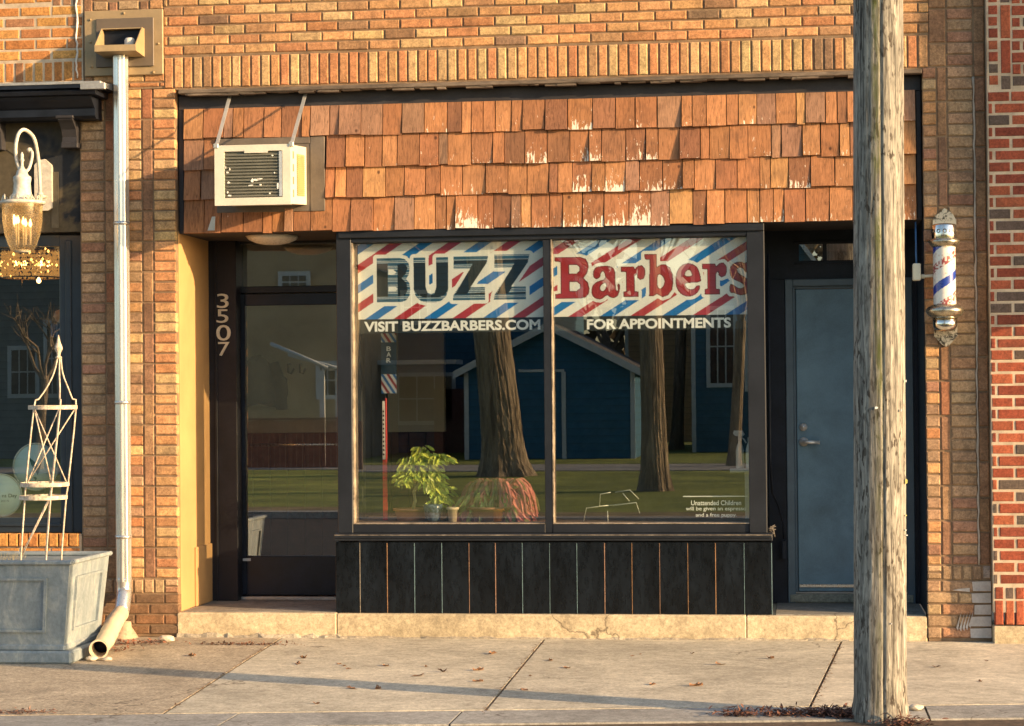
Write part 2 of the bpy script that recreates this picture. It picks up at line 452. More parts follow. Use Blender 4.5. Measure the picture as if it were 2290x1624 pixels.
# ---- lintel strip, trim boards
li = MB()
li.box(PL+.03, X(2060,160)-.0, -.035, .05, Z(1000,195), ZL+.004, .004)
for k in range(60):                              # ragged caulk and flakes under the lintel
    x = random.uniform(PL+.05, PRL-.1); w = random.uniform(.02,.16)
    li.box(x, x+w, -.03+random.uniform(0,.01), .03, Z(1000,195)-random.uniform(.004,.016), Z(1000,195)+.004)
li.build('lintel', mat('weathered_lintel', (.17,.13,.095), .85, var=.45, vs=9, fine=50, bs=.5, stretch=(.3,1,1)), shop)
TR = X(2048,400,.06)                             # right end of the shingle field
tb = MB(); YB = .07
bz1, bz0 = Z(1000,199,YB), Z(1000,231,YB)
tb.box(PL+.002, PRL-.002, YB, YB+.03, bz0, bz1, .003)
tb.box(PL+.002, X(411,400,YB), YB-.003, YB+.03, 2.79, bz0-.002, .003)
tb.box(TR+.004, PRL-.002, YB-.003, YB+.03, 2.79, bz0-.002, .003)
tb.box(PL+.002, PRL-.002, YB+.031, .30, 2.80, 3.768)       # the boxed-in band itself
o_trim = tb.build('trim_board', M_BOARD, shop)

# ---- shingles
def shingle_mat():
    m, nt, b = nodes('cedar_shingle')
    a = N(nt, 'ShaderNodeAttribute'); a.attribute_name = 'Col'
    pe = N(nt, 'ShaderNodeAttribute'); pe.attribute_name = 'peel'
    v = coords(nt, (26,26,2.2)); g1 = noise(nt, v, 3.0, 7, .7, 1.2)
    v2 = coords(nt); n2 = noise(nt, v2, 7, 4, .6, .5)
    c = mix(nt, 1.0, a.outputs[0], ramp(nt, g1, [(.3, .36), (.5, .9), (.7, 1.22)]), 'MULTIPLY')
    c = mix(nt, ramp(nt, n2, [(.5, 0.0), (.78, .55)]), c, (.12,.06,.035))
    kn = N(nt, 'ShaderNodeTexVoronoi'); kn.inputs['Scale'].default_value = 5.5; L(nt, coords(nt, (1,1,.8)), kn.inputs['Vector'])
    c = mix(nt, ramp(nt, kn.outputs[0], [(.035, .85), (.075, 0.0)]), c, (.05,.02,.012))
    # paint left on the wood: ragged vertical tongues rising from the butt ends
    vp = coords(nt, (62,62,10)); pn = noise(nt, vp, 1.0, 4, .65, .3)
    ad = N(nt, 'ShaderNodeMath'); ad.operation = 'ADD'; L(nt, pn, ad.inputs[0]); L(nt, pe.outputs['Fac'], ad.inputs[1])
    pk = ramp(nt, ad.outputs[0], [(.93, 0.0), (.955, 1.0)])
    fl = noise(nt, coords(nt, (60,60,22)), 1.0, 3, .6); fm = N(nt, 'ShaderNodeMath'); fm.operation = 'MULTIPLY_ADD'; L(nt, pe.outputs['Fac'], fm.inputs[0]); fm.inputs[1].default_value = .25; L(nt, fl, fm.inputs[2])
    c = mix(nt, ramp(nt, fm.outputs[0], [(.715, 0.0), (.74, .85)]), c, (.62,.53,.42))
    c = mix(nt, pk, c, (.76,.68,.55))
    L(nt, c, b.inputs['Base Color']); b.inputs['Roughness'].default_value = .85; b.inputs['Specular IOR Level'].default_value = .3
    bump(nt, b, g1, .5, .004); return m
M_SH = shingle_mat()
sh = MB(); random.seed(21)
SX0, SX1 = X(411,400,.06)+.004, TR
rows = [(228, 290), (290, 362), (362, 430), (430, 507)]
SHC = [((.365,.165,.072),5), ((.315,.14,.065),4), ((.41,.195,.085),3), ((.25,.115,.06),2), ((.47,.25,.105),1), ((.30,.165,.10),2)]
acx0, acx1, acz0, acz1 = X(478,400,.0), X(724,400,.0), Z(700,473,.0), Z(700,303,.0)
sections = []
for ri, (ya, yb) in enumerate(rows):
    zt, zb = Z(1207, ya, .03)+.02, Z(1207, yb, .0)
    x = SX0
    while x < SX1-.01:
        w = random.choice([random.uniform(.06,.10), random.uniform(.10,.16), random.uniform(.12,.17)])
        if SX1 - x - w < .05: w = SX1-x
        sections.append((x, x+w, zt, zb, ri)); x += w
for (x0, x1, zt, zb, ri) in sections:
    if zb > acz0-.10 and zb < acz1-.04 and x0 < acx1 and x1 > acx0:    # cut away round the air conditioner
        if x0 < acx0-.04: x1 = acx0
        elif x1 > acx1+.04: x0 = acx1
        else: continue
    g = random.uniform(.0015,.0045); a, b = x0+g, x1-g
    dz = random.uniform(-.006,.006); th = random.uniform(.018,.032)
    yb_ = .052-th-.012*(random.random() < .15); yt = .062; tilt = random.uniform(-.004,.004)
    sh.col = pick(SHC); zb1 = zb+dz; lean = random.uniform(-.003,.003)
    lo = (.21 if -3.0 < x0 else .05) + (.10 if -2.5 < x0 < -.6 else 0) + (.09 if ri >= 2 and x0 > -2.4 else 0) + random.uniform(-.25,.16)
    if ri == 3 and -1.75 < x0 < -.9: lo = random.uniform(.40, .56)
    if ri == 0 and x0 < -1.5: lo -= .10
    pts = [(a,yb_+tilt,zb1),(b,yb_-tilt,zb1+random.uniform(-.003,.003)),(b+lean,.069,zb1),(a+lean,.069,zb1),
           (a,yt-.012,zt-.004),(b,yt-.012,zt-.004),(b,.069,zt-.004),(a,.069,zt-.004)]
    s0 = len(sh.v); sh.hexa(pts)
    for i in range(8): sh.w[s0+i] = lo if i < 4 else (lo-.45)
sh.build('shingles', M_SH, shop)
# ---- soffit
so = MB(); so.box(PL+.002, PRL-.002, .072, 1.0, 2.775, 2.798, .0)
so.build('soffit', mat('dark_soffit', (.05,.04,.035), .8), shop)
o_lamp = MB(); lx = X(609,520,.42); prof = [(.0,2.71),(.06,2.713),(.12,2.725),(.165,2.745),(.19,2.772)]
o_lamp.lathe(prof, lx, .42, 28)
o_lamp.build('ceiling_lamp', mat('opal_glass', (.72,.68,.60), .3, var=.04, bs=0), shop)

# ---- step and recess floor
D = .84
st = MB(); stz = .165
st.box(PL-.012, X(752,1400), -.004, 1.0, -.02, stz, .008)
st.box(X(752,1400)+.002, X(1668,1400), 0, 1.0, -.02, stz-.002, .008)
st.box(X(1668,1400)+.002, PRL-.004, 0.003, 1.0, -.02, stz-.004, .008)
st.build('step', M_STEP, shop)
fi = MB(); random.seed(61); x = PL-.01; pr = []
while x < X(1900,1430):
    pr.append((x, random.uniform(.004,.018)+(.03*random.random()*(x < X(760,1430))), random.uniform(.006,.02)+(.02*random.random()*(x < X(760,1430))))); x += random.uniform(.03,.09)
vs = []; fs = []
for i, (x, h, d) in enumerate(pr): vs += [(x,.002,h),(x,-d*.5,h*.8),(x,-d,-.004),(x,.002,-.004)]
for i in range(len(pr)-1): fs += [(i*4+j, i*4+(j+1)%4, i*4+4+(j+1)%4, i*4+4+j) for j in range(4)]
fi.add(vs, fs); fi.build('mortar_fillet', concrete('fillet_concrete', (.47,.41,.31), speck=.4), shop)
fl = MB(); fl.box(PL+.02, X(748,1400), .06, 1.02, stz-.01, stz+.004); fl.build('recess_floor', M_FLOOR, shop)
fl = MB(); fl.box(X(1735,1400), PRL-.01, .06, 1.02, stz-.01, stz+.002); fl.build('recess_floor', M_FLOOR, shop)

# ---- stucco reveal on the left
stc = MB()
stc.box(PL-.10, PL, .062, D, stz+.004, 2.79, .002)
stc.box(PL, PL+.014, .40, D, stz+.004, stz+.42, .003)         # thicker patch at the foot
stc.build('stucco_wall', M_STUCCO, shop)
# ---- jamb post with the number
jx0, jx1 = X(476,700,D-.02), X(528,700,D-.02)
jp = MB(); jp.box(PL-.02, jx1, D-.02, D+.20, stz+.004, 2.775, .004)
jp.box(jx0+.012, jx0+.03, D-.032, D-.019, stz+.004, 2.775, .003)
o_jamb = jp.build('door_jamb', mat('brown_black_paint', (.015,.014,.019), .55, spec=.3, var=.25), shop)
M_NUM = mat('bone_number', (.62,.55,.42), .5, var=.1)
for ch, y0, y1, xa0, xb0 in (('3',657,689,485,511),('5',692,722,484,510),('0',727,762,483,515),('7',765,796,487,512)):
    nb = MB(); text_into(nb, ch, X(xa0,700,D-.03), X(xb0,700,D-.03), Z(500,y1,D-.03), Z(500,y0,D-.03), D-.032, .0, .012)
    nb.build('house_number', M_NUM, o_jamb)

# ---- entrance door, transom
YD = D+.13
def W(px, py=900, y=YD): return X(px, py, y)
def H(py, px=640, y=YD): return Z(px, py, y)
tf = MB(); wx0, wx1 = W(526), W(526)+1.12
tf.box(wx0, W(535), YD-.03, YD+.07, H(655), 2.775); tf.box(wx0, wx1, YD-.028, YD+.07, H(545), 2.775)
tf.box(W(535), wx1, YD-.02, YD+.06, H(655), H(640), .004)
o_tf = tf.build('transom_window', M_FRAME, shop)
tp = MB(); tp.box(W(534), wx1, YD+.015, YD+.021, H(641), H(544)); tp.build('pane', M_GLASSD, o_tf)
dr = MB(); dx1 = wx0+1.02
zt_, zb0 = H(657), H(1330)
dr.box(W(528), W(551), YD-.025, YD+.03, zb0, zt_, .004)
dr.box(dx1-.10, dx1, YD-.025, YD+.03, zb0, zt_, .004)
dr.box(W(551), dx1-.10, YD-.025, YD+.03, H(683), zt_, .004)
dr.box(W(551), dx1-.10, YD-.025, YD+.03, zb0, H(1243), .004)
dr.box(dx1, wx1, YD-.03, YD+.07, stz, zt_)
o_door = dr.build('entrance_door', mat('blue_black_door', (.007,.011,.022), .4, spec=.35, var=.4, bs=.05), shop)
pn = MB(); pn.box(W(550), dx1-.09, YD, YD+.006, H(1244), H(682)); pn.build('pane', M_GLASSD, o_door)
hb = MB(); hb.tube([(W(556), YD+.05, H(995)), (dx1-.1, YD+.05, H(995))], .009, 10); hb.build('push_bar', mat('brushed_steel', (.6,.58,.55), .3, metal=1, var=.05, bs=0), o_door)
for yy in (770, 1090, 1400*.8945+0):
    h_ = MB(); z = H(yy if yy != 1400*.8945 else 1252); h_.tube([(W(523), YD-.035, z-.05), (W(523), YD-.035, z+.05)], .011, 8)
    h_.box(W(520), W(527), YD-.035, YD-.02, z-.05, z+.05); h_.build('hinge', mat('dark_steel', (.06,.05,.05), .4, metal=.7), o_door)
bd = MB(); bd.box(W(543), W(560), YD-.032, YD-.024, H(1254), H(1248)); bd.build('badge', mat('pale_badge', (.5,.48,.46), .5), o_door)
th = MB(); th.box(W(524), wx1, YD-.09, YD+.1, stz+.004, H(1345)-.03, .006); th.build('threshold', M_FLOOR, shop)
th = MB(); th.box(W(524), wx1, YD-.06, YD+.09, H(1345)-.028, zb0-.008, .003); th.build('sill_plate', mat('aluminium', (.5,.46,.42), .4, metal=.8), shop)

# ---- the show window
WY0, WY1 = .06, D+.03
wL, wR = X(755,900,.08), X(1712,900,.08)
zs = Z(1200,1192,.08)
bk = MB()
seams = [805,866,927,988,1049,1108,1168,1229,1290,1352,1413,1475,1538,1600,1664]
bx = [X(750,1300,.06)] + [X(s,1300,.06) for s in seams] + [X(1726,1300,.06)]
for a, b in zip(bx[:-1], bx[1:]):
    bk.box(a+.002, b-.002, .06+random.uniform(-.001,.001), .075, stz-.002, Z(1200,1212,.06)-.002, .0015)
bk.box(bx[-1]-.0145, bx[-1]-.0005, .076, .80, stz-.002, Z(1200,1212,.06)-.002)
bk.box(bx[0]+.0005, bx[0]+.0145, .076, .80, stz-.002, Z(1200,1212,.06)-.002)
o_bulk = bk.build('bulkhead', mat('black_glass_tile', (.006,.009,.013), .3, spec=.3, var=.55, vs=6, fine=40, bs=.08, stretch=(1,1,.35)), shop)
sv = MB(); random.seed(5)
SEAM_LIT = [(.5,.28,.14),(.22,.34,.36),(.42,.36,.28),(.5,.3,.2)]  # orange and teal highlights on the seam edges, put into the joint colour
for s in seams+[1725.5]:
    x = X(s,1300,.06); w = random.uniform(.0012,.0024); sv.col = random.choice(SEAM_LIT)
    sv.box(x-w, x+w, .0575, .074, stz, Z(1200,1214,.06)-.002)
sv.build('seam', mat('lit_seam_metal', (.9,.9,.9), .4, metal=.2, attr='Col', var=.25, vs=14), o_bulk)
sl = MB()
sl.box(bx[0]-.005, bx[-1]+.006, .045, .80, Z(1200,1210,.05), zs, .004)
sl.box(bx[0]+.0, bx[-1]+.0, .035, .06, Z(1200,1203,.05), zs-.006, .003)
o_sill = sl.build('window_sill', M_FRAME, shop)
se = MB(); se.box(bx[0], bx[-1], .0335, .036, zs-.0125, zs-.009); se.build('worn_edge', M_EDGE, o_sill)
wf = MB(); ztp = 2.775; gy = GL
zgt, zgb = 2.69, .775
g1a, g1b = X(796,900,gy), X(1219,900,gy); g2a, g2b = X(1240,900,gy), X(1673,900,gy)
wf.box(wL, g1a-.012, WY0, gy+.05, zs, ztp, .004); wf.box(g2b, wR, WY0, gy+.05, zs, ztp, .004)
wf.box(g1b, g2a-.012, WY0+.015, gy+.05, zs, zgt, .004)
for a, b in ((g1a-.012, g1b), (g2a-.012, g2b)): wf.box(a, b, WY0+.012, gy+.05, zs+.001, zgb-.008, .003)
wf.box(g1a-.012, g2b, WY0+.004, gy+.05, zgt, ztp, .003)
wf.box(wL+.02, wR+.0, WY0-.02, WY0+.003, ztp-.055, ztp-.004, .004)        # drip moulding
# sides of the bay: posts, with a pane between on the left, boarded on the right
wf.box(wL, wL+.04, .72, WY1-.032, zs, ztp, .003)
wf.box(wL, wL+.04, gy+.052, .26, zs+.001, ztp-.001); wf.box(wL, wL+.04, .261, .72, zs, zs+.05); wf.box(wL, wL+.04, .261, .72, ztp-.22, ztp)
wf.box(wR-.03, wR, gy+.052, WY1+.1, zs, ztp, .003)
wf.box(bx[-1]-.05, bx[-1]-.012, .80, WY1+.1, stz, zs)
o_win = wf.build('shop_window', M_FRAME, shop)
for a, b in ((g1a-.006, g1b+.006), (g2a-.006, g2b+.006)):
    q = MB(); q.box(a, b, gy, gy+.006, zgb-.014, zgt+.006); q.build('pane', M_GLASS, o_win)
q = MB(); q.box(wL+.017, wL+.023, .26, .722, zs+.045, ztp-.215); q.build('pane', M_GLASS, o_win)
for a in (g1a-.012, g2a-.012):
    ed = MB(); ed.box(a+.0012, a+.0085, WY0+.006 if a < -2 else WY0+.012, gy-.001, zgb-.008, zgt-.002); ed.build('glazing_bead', M_EDGE, o_win)
for a, b in ((g1a, g1b), (g2a, g2b)):
    ed = MB(); ed.box(a, b-.002, WY0+.0105, gy-.001, zgb-.0075, zgb-.002); ed.build('glazing_bead', M_EDGE, o_win)
# ================================================================== window signs (a fine sheet of vinyl behind the glass)
def inside(px, py, poly):
    r = np.zeros(px.shape, bool); n = len(poly)
    for i in range(n):
        x0, y0 = poly[i]; x1, y1 = poly[(i+1) % n]
        if y0 == y1: continue
        c = ((y0 > py) != (y1 > py)) & (px < (x1-x0)*(py-y0)/(y1-y0)+x0)
        r ^= c
    return r
def edist(px, py, poly):
    d = np.full(px.shape, 1e9); n = len(poly)
    for i in range(n):
        x0, y0 = poly[i]; x1, y1 = poly[(i+1) % n]; dx, dy = x1-x0, y1-y0; l = dx*dx+dy*dy or 1e-9
        t = np.clip(((px-x0)*dx+(py-y0)*dy)/l, 0, 1)
        d = np.minimum(d, (px-x0-t*dx)**2+(py-y0-t*dy)**2)
    return np.sqrt(d)
def smooth(poly, it=2):
    for _ in range(it):
        q = []; n = len(poly)
        for i in range(n):
            a, b = poly[i], poly[(i+1) % n]
            q += [(a[0]*.75+b[0]*.25, a[1]*.75+b[1]*.25), (a[0]*.25+b[0]*.75, a[1]*.25+b[1]*.75)]
        poly = q
    return poly
def sheet(name, xa, xb, za, zb, y, fn, nx, ny, m, parent):
    us = np.linspace(0, 1, nx); vs = np.linspace(0, 1, ny); U, V = np.meshgrid(us, vs)
    col = fn(U, V)                                # V = 0 at the top
    me = bpy.data.meshes.new(name); off = wloc(parent)
    co = np.stack([xa+U*(xb-xa)-off.x, np.full(U.shape, y-off.y), zb-V*(zb-za)-off.z], -1).reshape(-1, 3)
    idx = np.arange(nx*ny).reshape(ny, nx)
    q = np.stack([idx[:-1,:-1], idx[1:,:-1], idx[1:,1:], idx[:-1,1:]], -1).reshape(-1, 4)
    me.vertices.add(len(co)); me.vertices.foreach_set('co', co.astype(np.float32).ravel())
    me.loops.add(q.size); me.loops.foreach_set('vertex_index', q.ravel().astype(np.int32))
    me.polygons.add(len(q)); me.polygons.foreach_set('loop_start', np.arange(0, q.size, 4, dtype=np.int32))
    a = me.color_attributes.new('Col', 'FLOAT_COLOR', 'POINT')
    cc = np.ones((nx*ny, 4), np.float32); cc[:, :3] = col.reshape(-1, 3); a.data.foreach_set('color', cc.ravel())
    me.materials.append(m); me.update(); me.validate()
    o = bpy.data.objects.new(name, me); link(o, parent); return o
WHT = np.array((.86,.87,.80)); REDC = np.array((.47,.04,.05)); BLU = np.array((.01,.19,.52)); DRK = np.array((.012,.02,.02))
LIN = np.array((.03,.12,.20)); OUT = np.array((.16,.02,.02))
def stripes(x, y, k, per, red, blue, wid):
    c = np.empty(x.shape+(3,)); c[:] = WHT; u = (x+k*y) % (2*per)
    for s, colr in ((red, REDC), (blue, BLU)):
        d = (u-s) % (2*per); c[d < wid] = colr
    return c
# polygons measured on the sign, in its own drawing units
B_ = [(350,325),(590,325),(650,340),(692,385),(702,440),(695,510),(665,560),(700,610),(708,680),(700,745),(665,795),(610,820),(350,820)]
B_h = [[(475,455),(530,455),(560,485),(530,515),(475,515)], [(475,642),(550,642),(576,668),(550,695),(475,695)]]
U_ = [(745,325),(870,325),(870,650),(890,715),(930,735),(965,715),(985,650),(985,325),(1110,325),(1110,690),(1090,755),(1040,805),(980,824),(880,824),(815,805),(765,755),(745,690)]
Z1 = [(1170,318),(1535,318),(1518,400),(1345,665),(1500,665),(1500,807),(1158,807),(1165,750),(1345,458),(1170,458)]
Z2 = [(1600,308),(1970,308),(1953,400),(1775,663),(1930,663),(1930,805),(1590,805),(1600,750),(1785,456),(1600,456)]
CORE = [([(350,390),(470,390),(470,755),(350,755)]), ([(575,400),(625,390),(660,400),(680,440),(660,500),(615,555),(665,600),(680,680),(650,745),(575,755)]),
        ([(745,385),(870,385),(870,660),(900,740),(960,740),(985,660),(985,385),(1110,385),(1108,690),(1070,745),(1000,770),(860,770),(790,745),(748,690)]),
        ([(1175,372),(1528,372),(1500,425),(1310,735),(1500,720),(1500,745),(1180,745),(1375,400),(1175,402)]),
        ([(1602,362),(1962,362),(1935,420),(1745,735),(1925,720),(1925,745),(1615,745),(1815,400),(1602,402)])]
def left_sign(U, V):
    x = 150+U*1980; y = 165+V*838
    c = stripes(x, y, 1.45, 314, 96, 419, 140)
    m = (V < .006)
    ins = np.zeros(x.shape, bool); dist = np.full(x.shape, 1e9)
    for p in (B_, U_, Z1, Z2):
        ins |= inside(x, y, p); dist = np.minimum(dist, edist(x, y, p))
    c[(dist < 38) | ins] = WHT
    hole = np.zeros(x.shape, bool)
    for h in B_h: hole |= inside(x, y, h)
    ins &= ~hole
    gap = inside(x, y, [(905,420),(945,400),(945,310),(905,330)]) & ~ins; c[gap] = REDC
    gap = inside(x, y, [(912,540),(945,515),(945,610),(912,630)]) & ~ins; c[gap] = BLU*.7
    c[ins] = WHT
    d = np.abs(y-570); per = 19.0
    w = np.clip(1.15-(d-150)/330, .45, .85)
    ln = ((y % per)/per < w)
    c[ins & ln] = LIN
    core = np.zeros(x.shape, bool)
    for p in CORE: core |= inside(x, y, p)
    c[core & ins] = DRK
    sl = ins & ~core & (x > 1170) & (y > 460) & (y < 665); c[sl] = WHT*.5+LIN*.5
    return c
def right_sign(U, V):
    x = 112+U*1903; y = 110+V*803
    c = stripes(x, y, 1.5, 306, 401, 104, 138)
    Ls = [
     [(125,285),(370,285),(430,305),(455,350),(460,400),(445,460),(410,510),(452,555),(468,620),(460,675),(430,712),(380,724),(130,724),(130,675),(183,668),(183,338),(125,330)],
     smooth([(500,455),(520,405),(570,383),(650,383),(708,405),(725,470),(724,610),(738,655),(745,640),(742,575),(768,575),(766,650),(745,708),(700,728),(660,712),(640,690),(590,738),(525,732),(488,690),(485,620),(510,570),(560,540),(622,525),(620,470),(600,436),(578,470),(575,500),(545,527),(508,510)], 1),
     None, 
     [(1010,268),(1130,268),(1130,405),(1170,380),(1215,380),(1262,415),(1285,480),(1292,560),(1280,645),(1240,703),(1185,724),(1130,690),(1095,712),(1050,712),(1055,670),(1058,330),(1012,325)],
     smooth([(1310,540),(1322,460),(1365,392),(1430,368),(1495,385),(1538,430),(1560,520),(1562,576),(1408,578),(1412,612),(1445,645),(1490,643),(1520,603),(1556,603),(1542,665),(1492,712),(1430,724),(1368,700),(1322,640)], 1),
     None,
     smooth([(1838,470),(1846,410),(1895,368),(1950,363),(1985,383),(2000,368),(2045,368),(2045,485),(1990,478),(1965,430),(1925,428),(1913,452),(1930,490),(2000,530),(2045,590),(2045,660),(2010,703),(1950,718),(1900,703),(1885,690),(1838,692),(1836,598),(1870,598),(1900,622),(1932,643),(1970,637),(1978,612),(1960,590),(1880,552),(1850,522)], 1)]
    r_ = [(778,395),(905,395),(915,422),(945,390),(985,383),(1015,420),(1020,480),(1003,525),(965,540),(938,515),(932,478),(915,500),(915,655),(948,660),(948,716),(800,716),(800,660),(828,652),(828,455),(778,450)]
    Ls[2] = r_; Ls[5] = [(a+795, b-14) for a, b in r_]
    Hs = [[(268,370),(340,370),(368,395),(368,435),(340,462),(268,462)], [(272,548),(340,548),(373,578),(373,615),(340,642),(272,642)],
          smooth([(628,562),(590,580),(570,615),(580,645),(608,648),(632,612)], 1), smooth([(1135,500),(1160,482),(1192,510),(1206,560),(1190,612),(1160,634),(1135,612)], 1),
          smooth([(1402,507),(1412,462),(1440,436),(1464,462),(1476,507)], 1)]
    ins = np.zeros(x.shape, bool); dist = np.full(x.shape, 1e9)
    for p in Ls:
        ins |= inside(x, y, p); dist = np.minimum(dist, edist(x, y, p))
    c[(dist < 33) | ins] = WHT
    ho = np.zeros(x.shape, bool)
    for h in Hs:
        ho |= inside(x, y, h); dist = np.minimum(dist, edist(x, y, h))
    ins &= ~ho
    c[ins] = np.array((.40,.03,.035)); c[ins & (dist < 9)] = OUT
    return c
M_VINYL = mat('printed_vinyl', (.95,.95,.95), .5, var=.05, vs=3, fine=30, bs=.05, attr='Col')
ys = gy+.012
zs1, zs0 = Z(1000,531,ys), Z(1230,709,ys)
s1a, s1b = X(800,600,ys), g1b+.004; s2a, s2b = g2a-.002, g2b+.004
sheet('window_sign', s1a, s1b, zs0, zgt-.004, ys, left_sign, 420, 190, M_VINYL, o_win)
sheet('window_sign', s2a, s2b, zs0, zgt-.004, ys, right_sign, 420, 190, M_VINYL, o_win)
M_BAND = mat('dark_vinyl', (.02,.026,.024), .6, var=.1, bs=0)
M_LET = mat('white_vinyl', (.88,.89,.84), .55, var=.03, bs=0)
bz = Z(1230,741,ys)
for (a, b, s, x0, x1) in ((s1a, s1b, 'VISIT BUZZBARBERS.COM', 814, 1208), (s2a, s2b, 'FOR APPOINTMENTS', 1312, 1634)):
    q = MB(); q.box(a, b, ys, ys+.001, bz, zs0-.001); o = q.build('lettering_band', M_BAND, o_win)
    q = MB(); yc = 728 if x0 < 1000 else 723
    text_into(q, s, X(x0,728,ys), X(x1,728,ys), Z((x0+x1)/2, yc+12, ys), Z((x0+x1)/2, yc-11, ys), ys-.002, .035)
    q.build('window_lettering', M_LET, o_win)
# small white notice low in the right pane
q = MB()
for k, (s, x0, x1, yc) in enumerate((('Unattended Children',1545,1657,1124),('will be given an espresso',1533,1668,1138),('and a free puppy.',1555,1647,1152))):
    text_into(q, s, X(x0,1140,ys), X(x1,1140,ys), Z(1600,yc+6,ys), Z(1600,yc-5,ys), ys-.0015, .012)
q.box(X(1527,1120,ys), X(1671,1120,ys), ys, ys+.001, Z(1600,1111,ys), Z(1600,1109,ys))
q.build('notice_lettering', M_LET, o_win)

# ================================================================== inside the shop
M_INW = mat('cream_interior', (.52,.46,.34), .8, var=.08, vs=2)
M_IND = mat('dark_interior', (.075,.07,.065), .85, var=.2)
iw = MB()
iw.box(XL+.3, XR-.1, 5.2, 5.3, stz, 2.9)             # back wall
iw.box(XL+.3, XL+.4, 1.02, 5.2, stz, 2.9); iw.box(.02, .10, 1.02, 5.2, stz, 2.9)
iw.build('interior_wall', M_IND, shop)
iw = MB(); iw.box(-4.6, -2.75, 2.6, 2.68, 1.35, 2.9); iw.build('partition_wall', M_INW, shop)
iw = MB()
for k in range(13): iw.box(-4.6+k*.142, -4.6+k*.142+.138, 2.59, 2.68, stz, 1.345, .004)
iw.build('wainscot', mat('red_brown_boards', (.10,.03,.02), .5, var=.3), shop)
iw = MB(); iw.box(XL+.3, .10, 1.0, 5.3, stz-.05, stz+.001); iw.build('interior_floor', mat('wood_floor', (.16,.09,.05), .5, stretch=(.5,8,1)), shop)
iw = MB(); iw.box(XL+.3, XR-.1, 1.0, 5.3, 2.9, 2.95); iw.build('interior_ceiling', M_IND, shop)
iw = MB(); iw.box(wL+.045, wR-.035, gy+.055, 1.0, zs-.03, zs+.064, .003)
iw.build('display_shelf', mat('display_boards', (.26,.17,.10), .6, var=.25, stretch=(.6,6,1), vs=9), shop)
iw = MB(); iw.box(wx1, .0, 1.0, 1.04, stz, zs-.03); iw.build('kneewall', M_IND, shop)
# coat hooks and the jacket
yh = 2.57
for xx in (598, 646, 672):
    h_ = MB(); x = X(xx,820,yh); z = Z(xx,822,yh)
    h_.tube([(x,yh+.02,z+.03),(x,yh-.03,z+.02),(x+.01,yh-.06,z-.04),(x+.03,yh-.06,z-.05),(x+.05,yh-.04,z-.01)], .009, 8)
    tag(own_origin(h_.build('coat_hook', mat('iron', (.03,.03,.03), .4, metal=.6))), {598:'black iron coat hook just right of the hanging jacket',646:'black iron coat hook in the middle of the cream wall',672:'black iron coat hook nearest the window frame'}[xx], 'hook', 'coat hooks on the cream wall')
jk = MB(); jx = X(562,800,yh-.1); jz1, jz0 = Z(570,800,yh), Z(570,905,yh)
prof = []
n = 26; hh = jz1-jz0
vs = []
for i in range(12):
    t = i/11; w = .05+.17*min(1, t*2.2)-.05*max(0, t-.8)*3
    for k in range(n):
        a = 2*PI*k/n; fold = 1+.13*math.sin(a*5+t*2)
        vs.append((jx+.05+math.cos(a)*w*fold, yh-.10+math.sin(a)*.07*fold, jz1-t*hh-.02*math.sin(a*2)))
fs = [(i*n+k, i*n+(k+1) % n, (i+1)*n+(k+1) % n, (i+1)*n+k) for i in range(11) for k in range(n)]
jk.smooth = True; jk.add(vs, fs+[tuple(range(n)), tuple(11*n+k for k in range(n-1, -1, -1))])
jk.smooth = True; jk.tube([(jx+.18,yh-.11,jz1-.05),(jx+.24,yh-.13,jz1-.22),(jx+.25,yh-.12,jz1-.42)], [.045,.055,.045], 10)
tag(own_origin(jk.build('jacket', mat('dark_cloth', (.03,.03,.04), .9, var=.3))), 'dark jacket hung on the cream wall seen through the door glass', 'jacket')

# ---- plants and things in the window
dz = zs+.066
def pot(name, cx, cy, z, r0, r1, h, m, parent):
    q = MB(); q.lathe([(r0,z),(r1,z+h*.82),(r1+.008,z+h*.82),(r1+.01,z+h),(r1-.008,z+h),(r1-.012,z+h*.85)], cx, cy, 24)
    return q.build(name, m, parent)
M_TERRA = mat('terracotta', (.50,.24,.12), .85, var=.12)
M_SOIL = mat('potting_soil', (.04,.028,.02), .95, var=.4)
# green plant
yp = .42; px_, pz_ = X(922,1140,yp), dz
gp = thing('potted_plant', (px_, yp, pz_), 'bright green leafy plant in a terracotta pot behind the left pane', 'plant')
pot('pot', px_-.01, yp, pz_, .095, .115, .085, M_TERRA, gp)
q = MB(); q.tube([(px_+.0,yp,pz_+.06),(px_+.02,yp,pz_+.14),(px_+.01,yp,pz_+.2),(px_+.05,yp-.01,pz_+.27),(px_+.04,yp,pz_+.38),(px_+.06,yp,pz_+.5)], [.014,.012,.011,.010,.008,.005], 8)
for dx, dy, h1 in ((-.1,.02,.36),(.1,-.02,.4),(.12,.03,.3),(-.06,-.04,.44),(.03,.05,.5)):
    q.tube([(px_+.03,yp,pz_+.22),(px_+.03+dx*.6,yp+dy*.6,pz_+h1*.8),(px_+.03+dx,yp+dy,pz_+h1)], [.006,.005,.003], 6)
q.build('stem', mat('pale_stem', (.36,.32,.16), .7), gp)
q = MB(); random.seed(12)
def leafmat(name, col, tint):
    m = mat(name, col, .45, var=.25, vs=18, fine=50, bs=.1, tint=tint, attr='Col'); 
    b = [n for n in m.node_tree.nodes if n.type == 'BSDF_PRINCIPLED'][0]; b.inputs['Subsurface Weight'].default_value = 0
    b.inputs['Transmission Weight'].default_value = 0
    return m
def inblob(blobs):
    cx, cz, rx, rz = random.choice(blobs)
    while True:
        a, b, c = (random.uniform(-1,1) for _ in range(3))
        if a*a+b*b+c*c < 1: return Vector((cx+a*rx, yp+b*.12, cz+c*rz))
bl = []
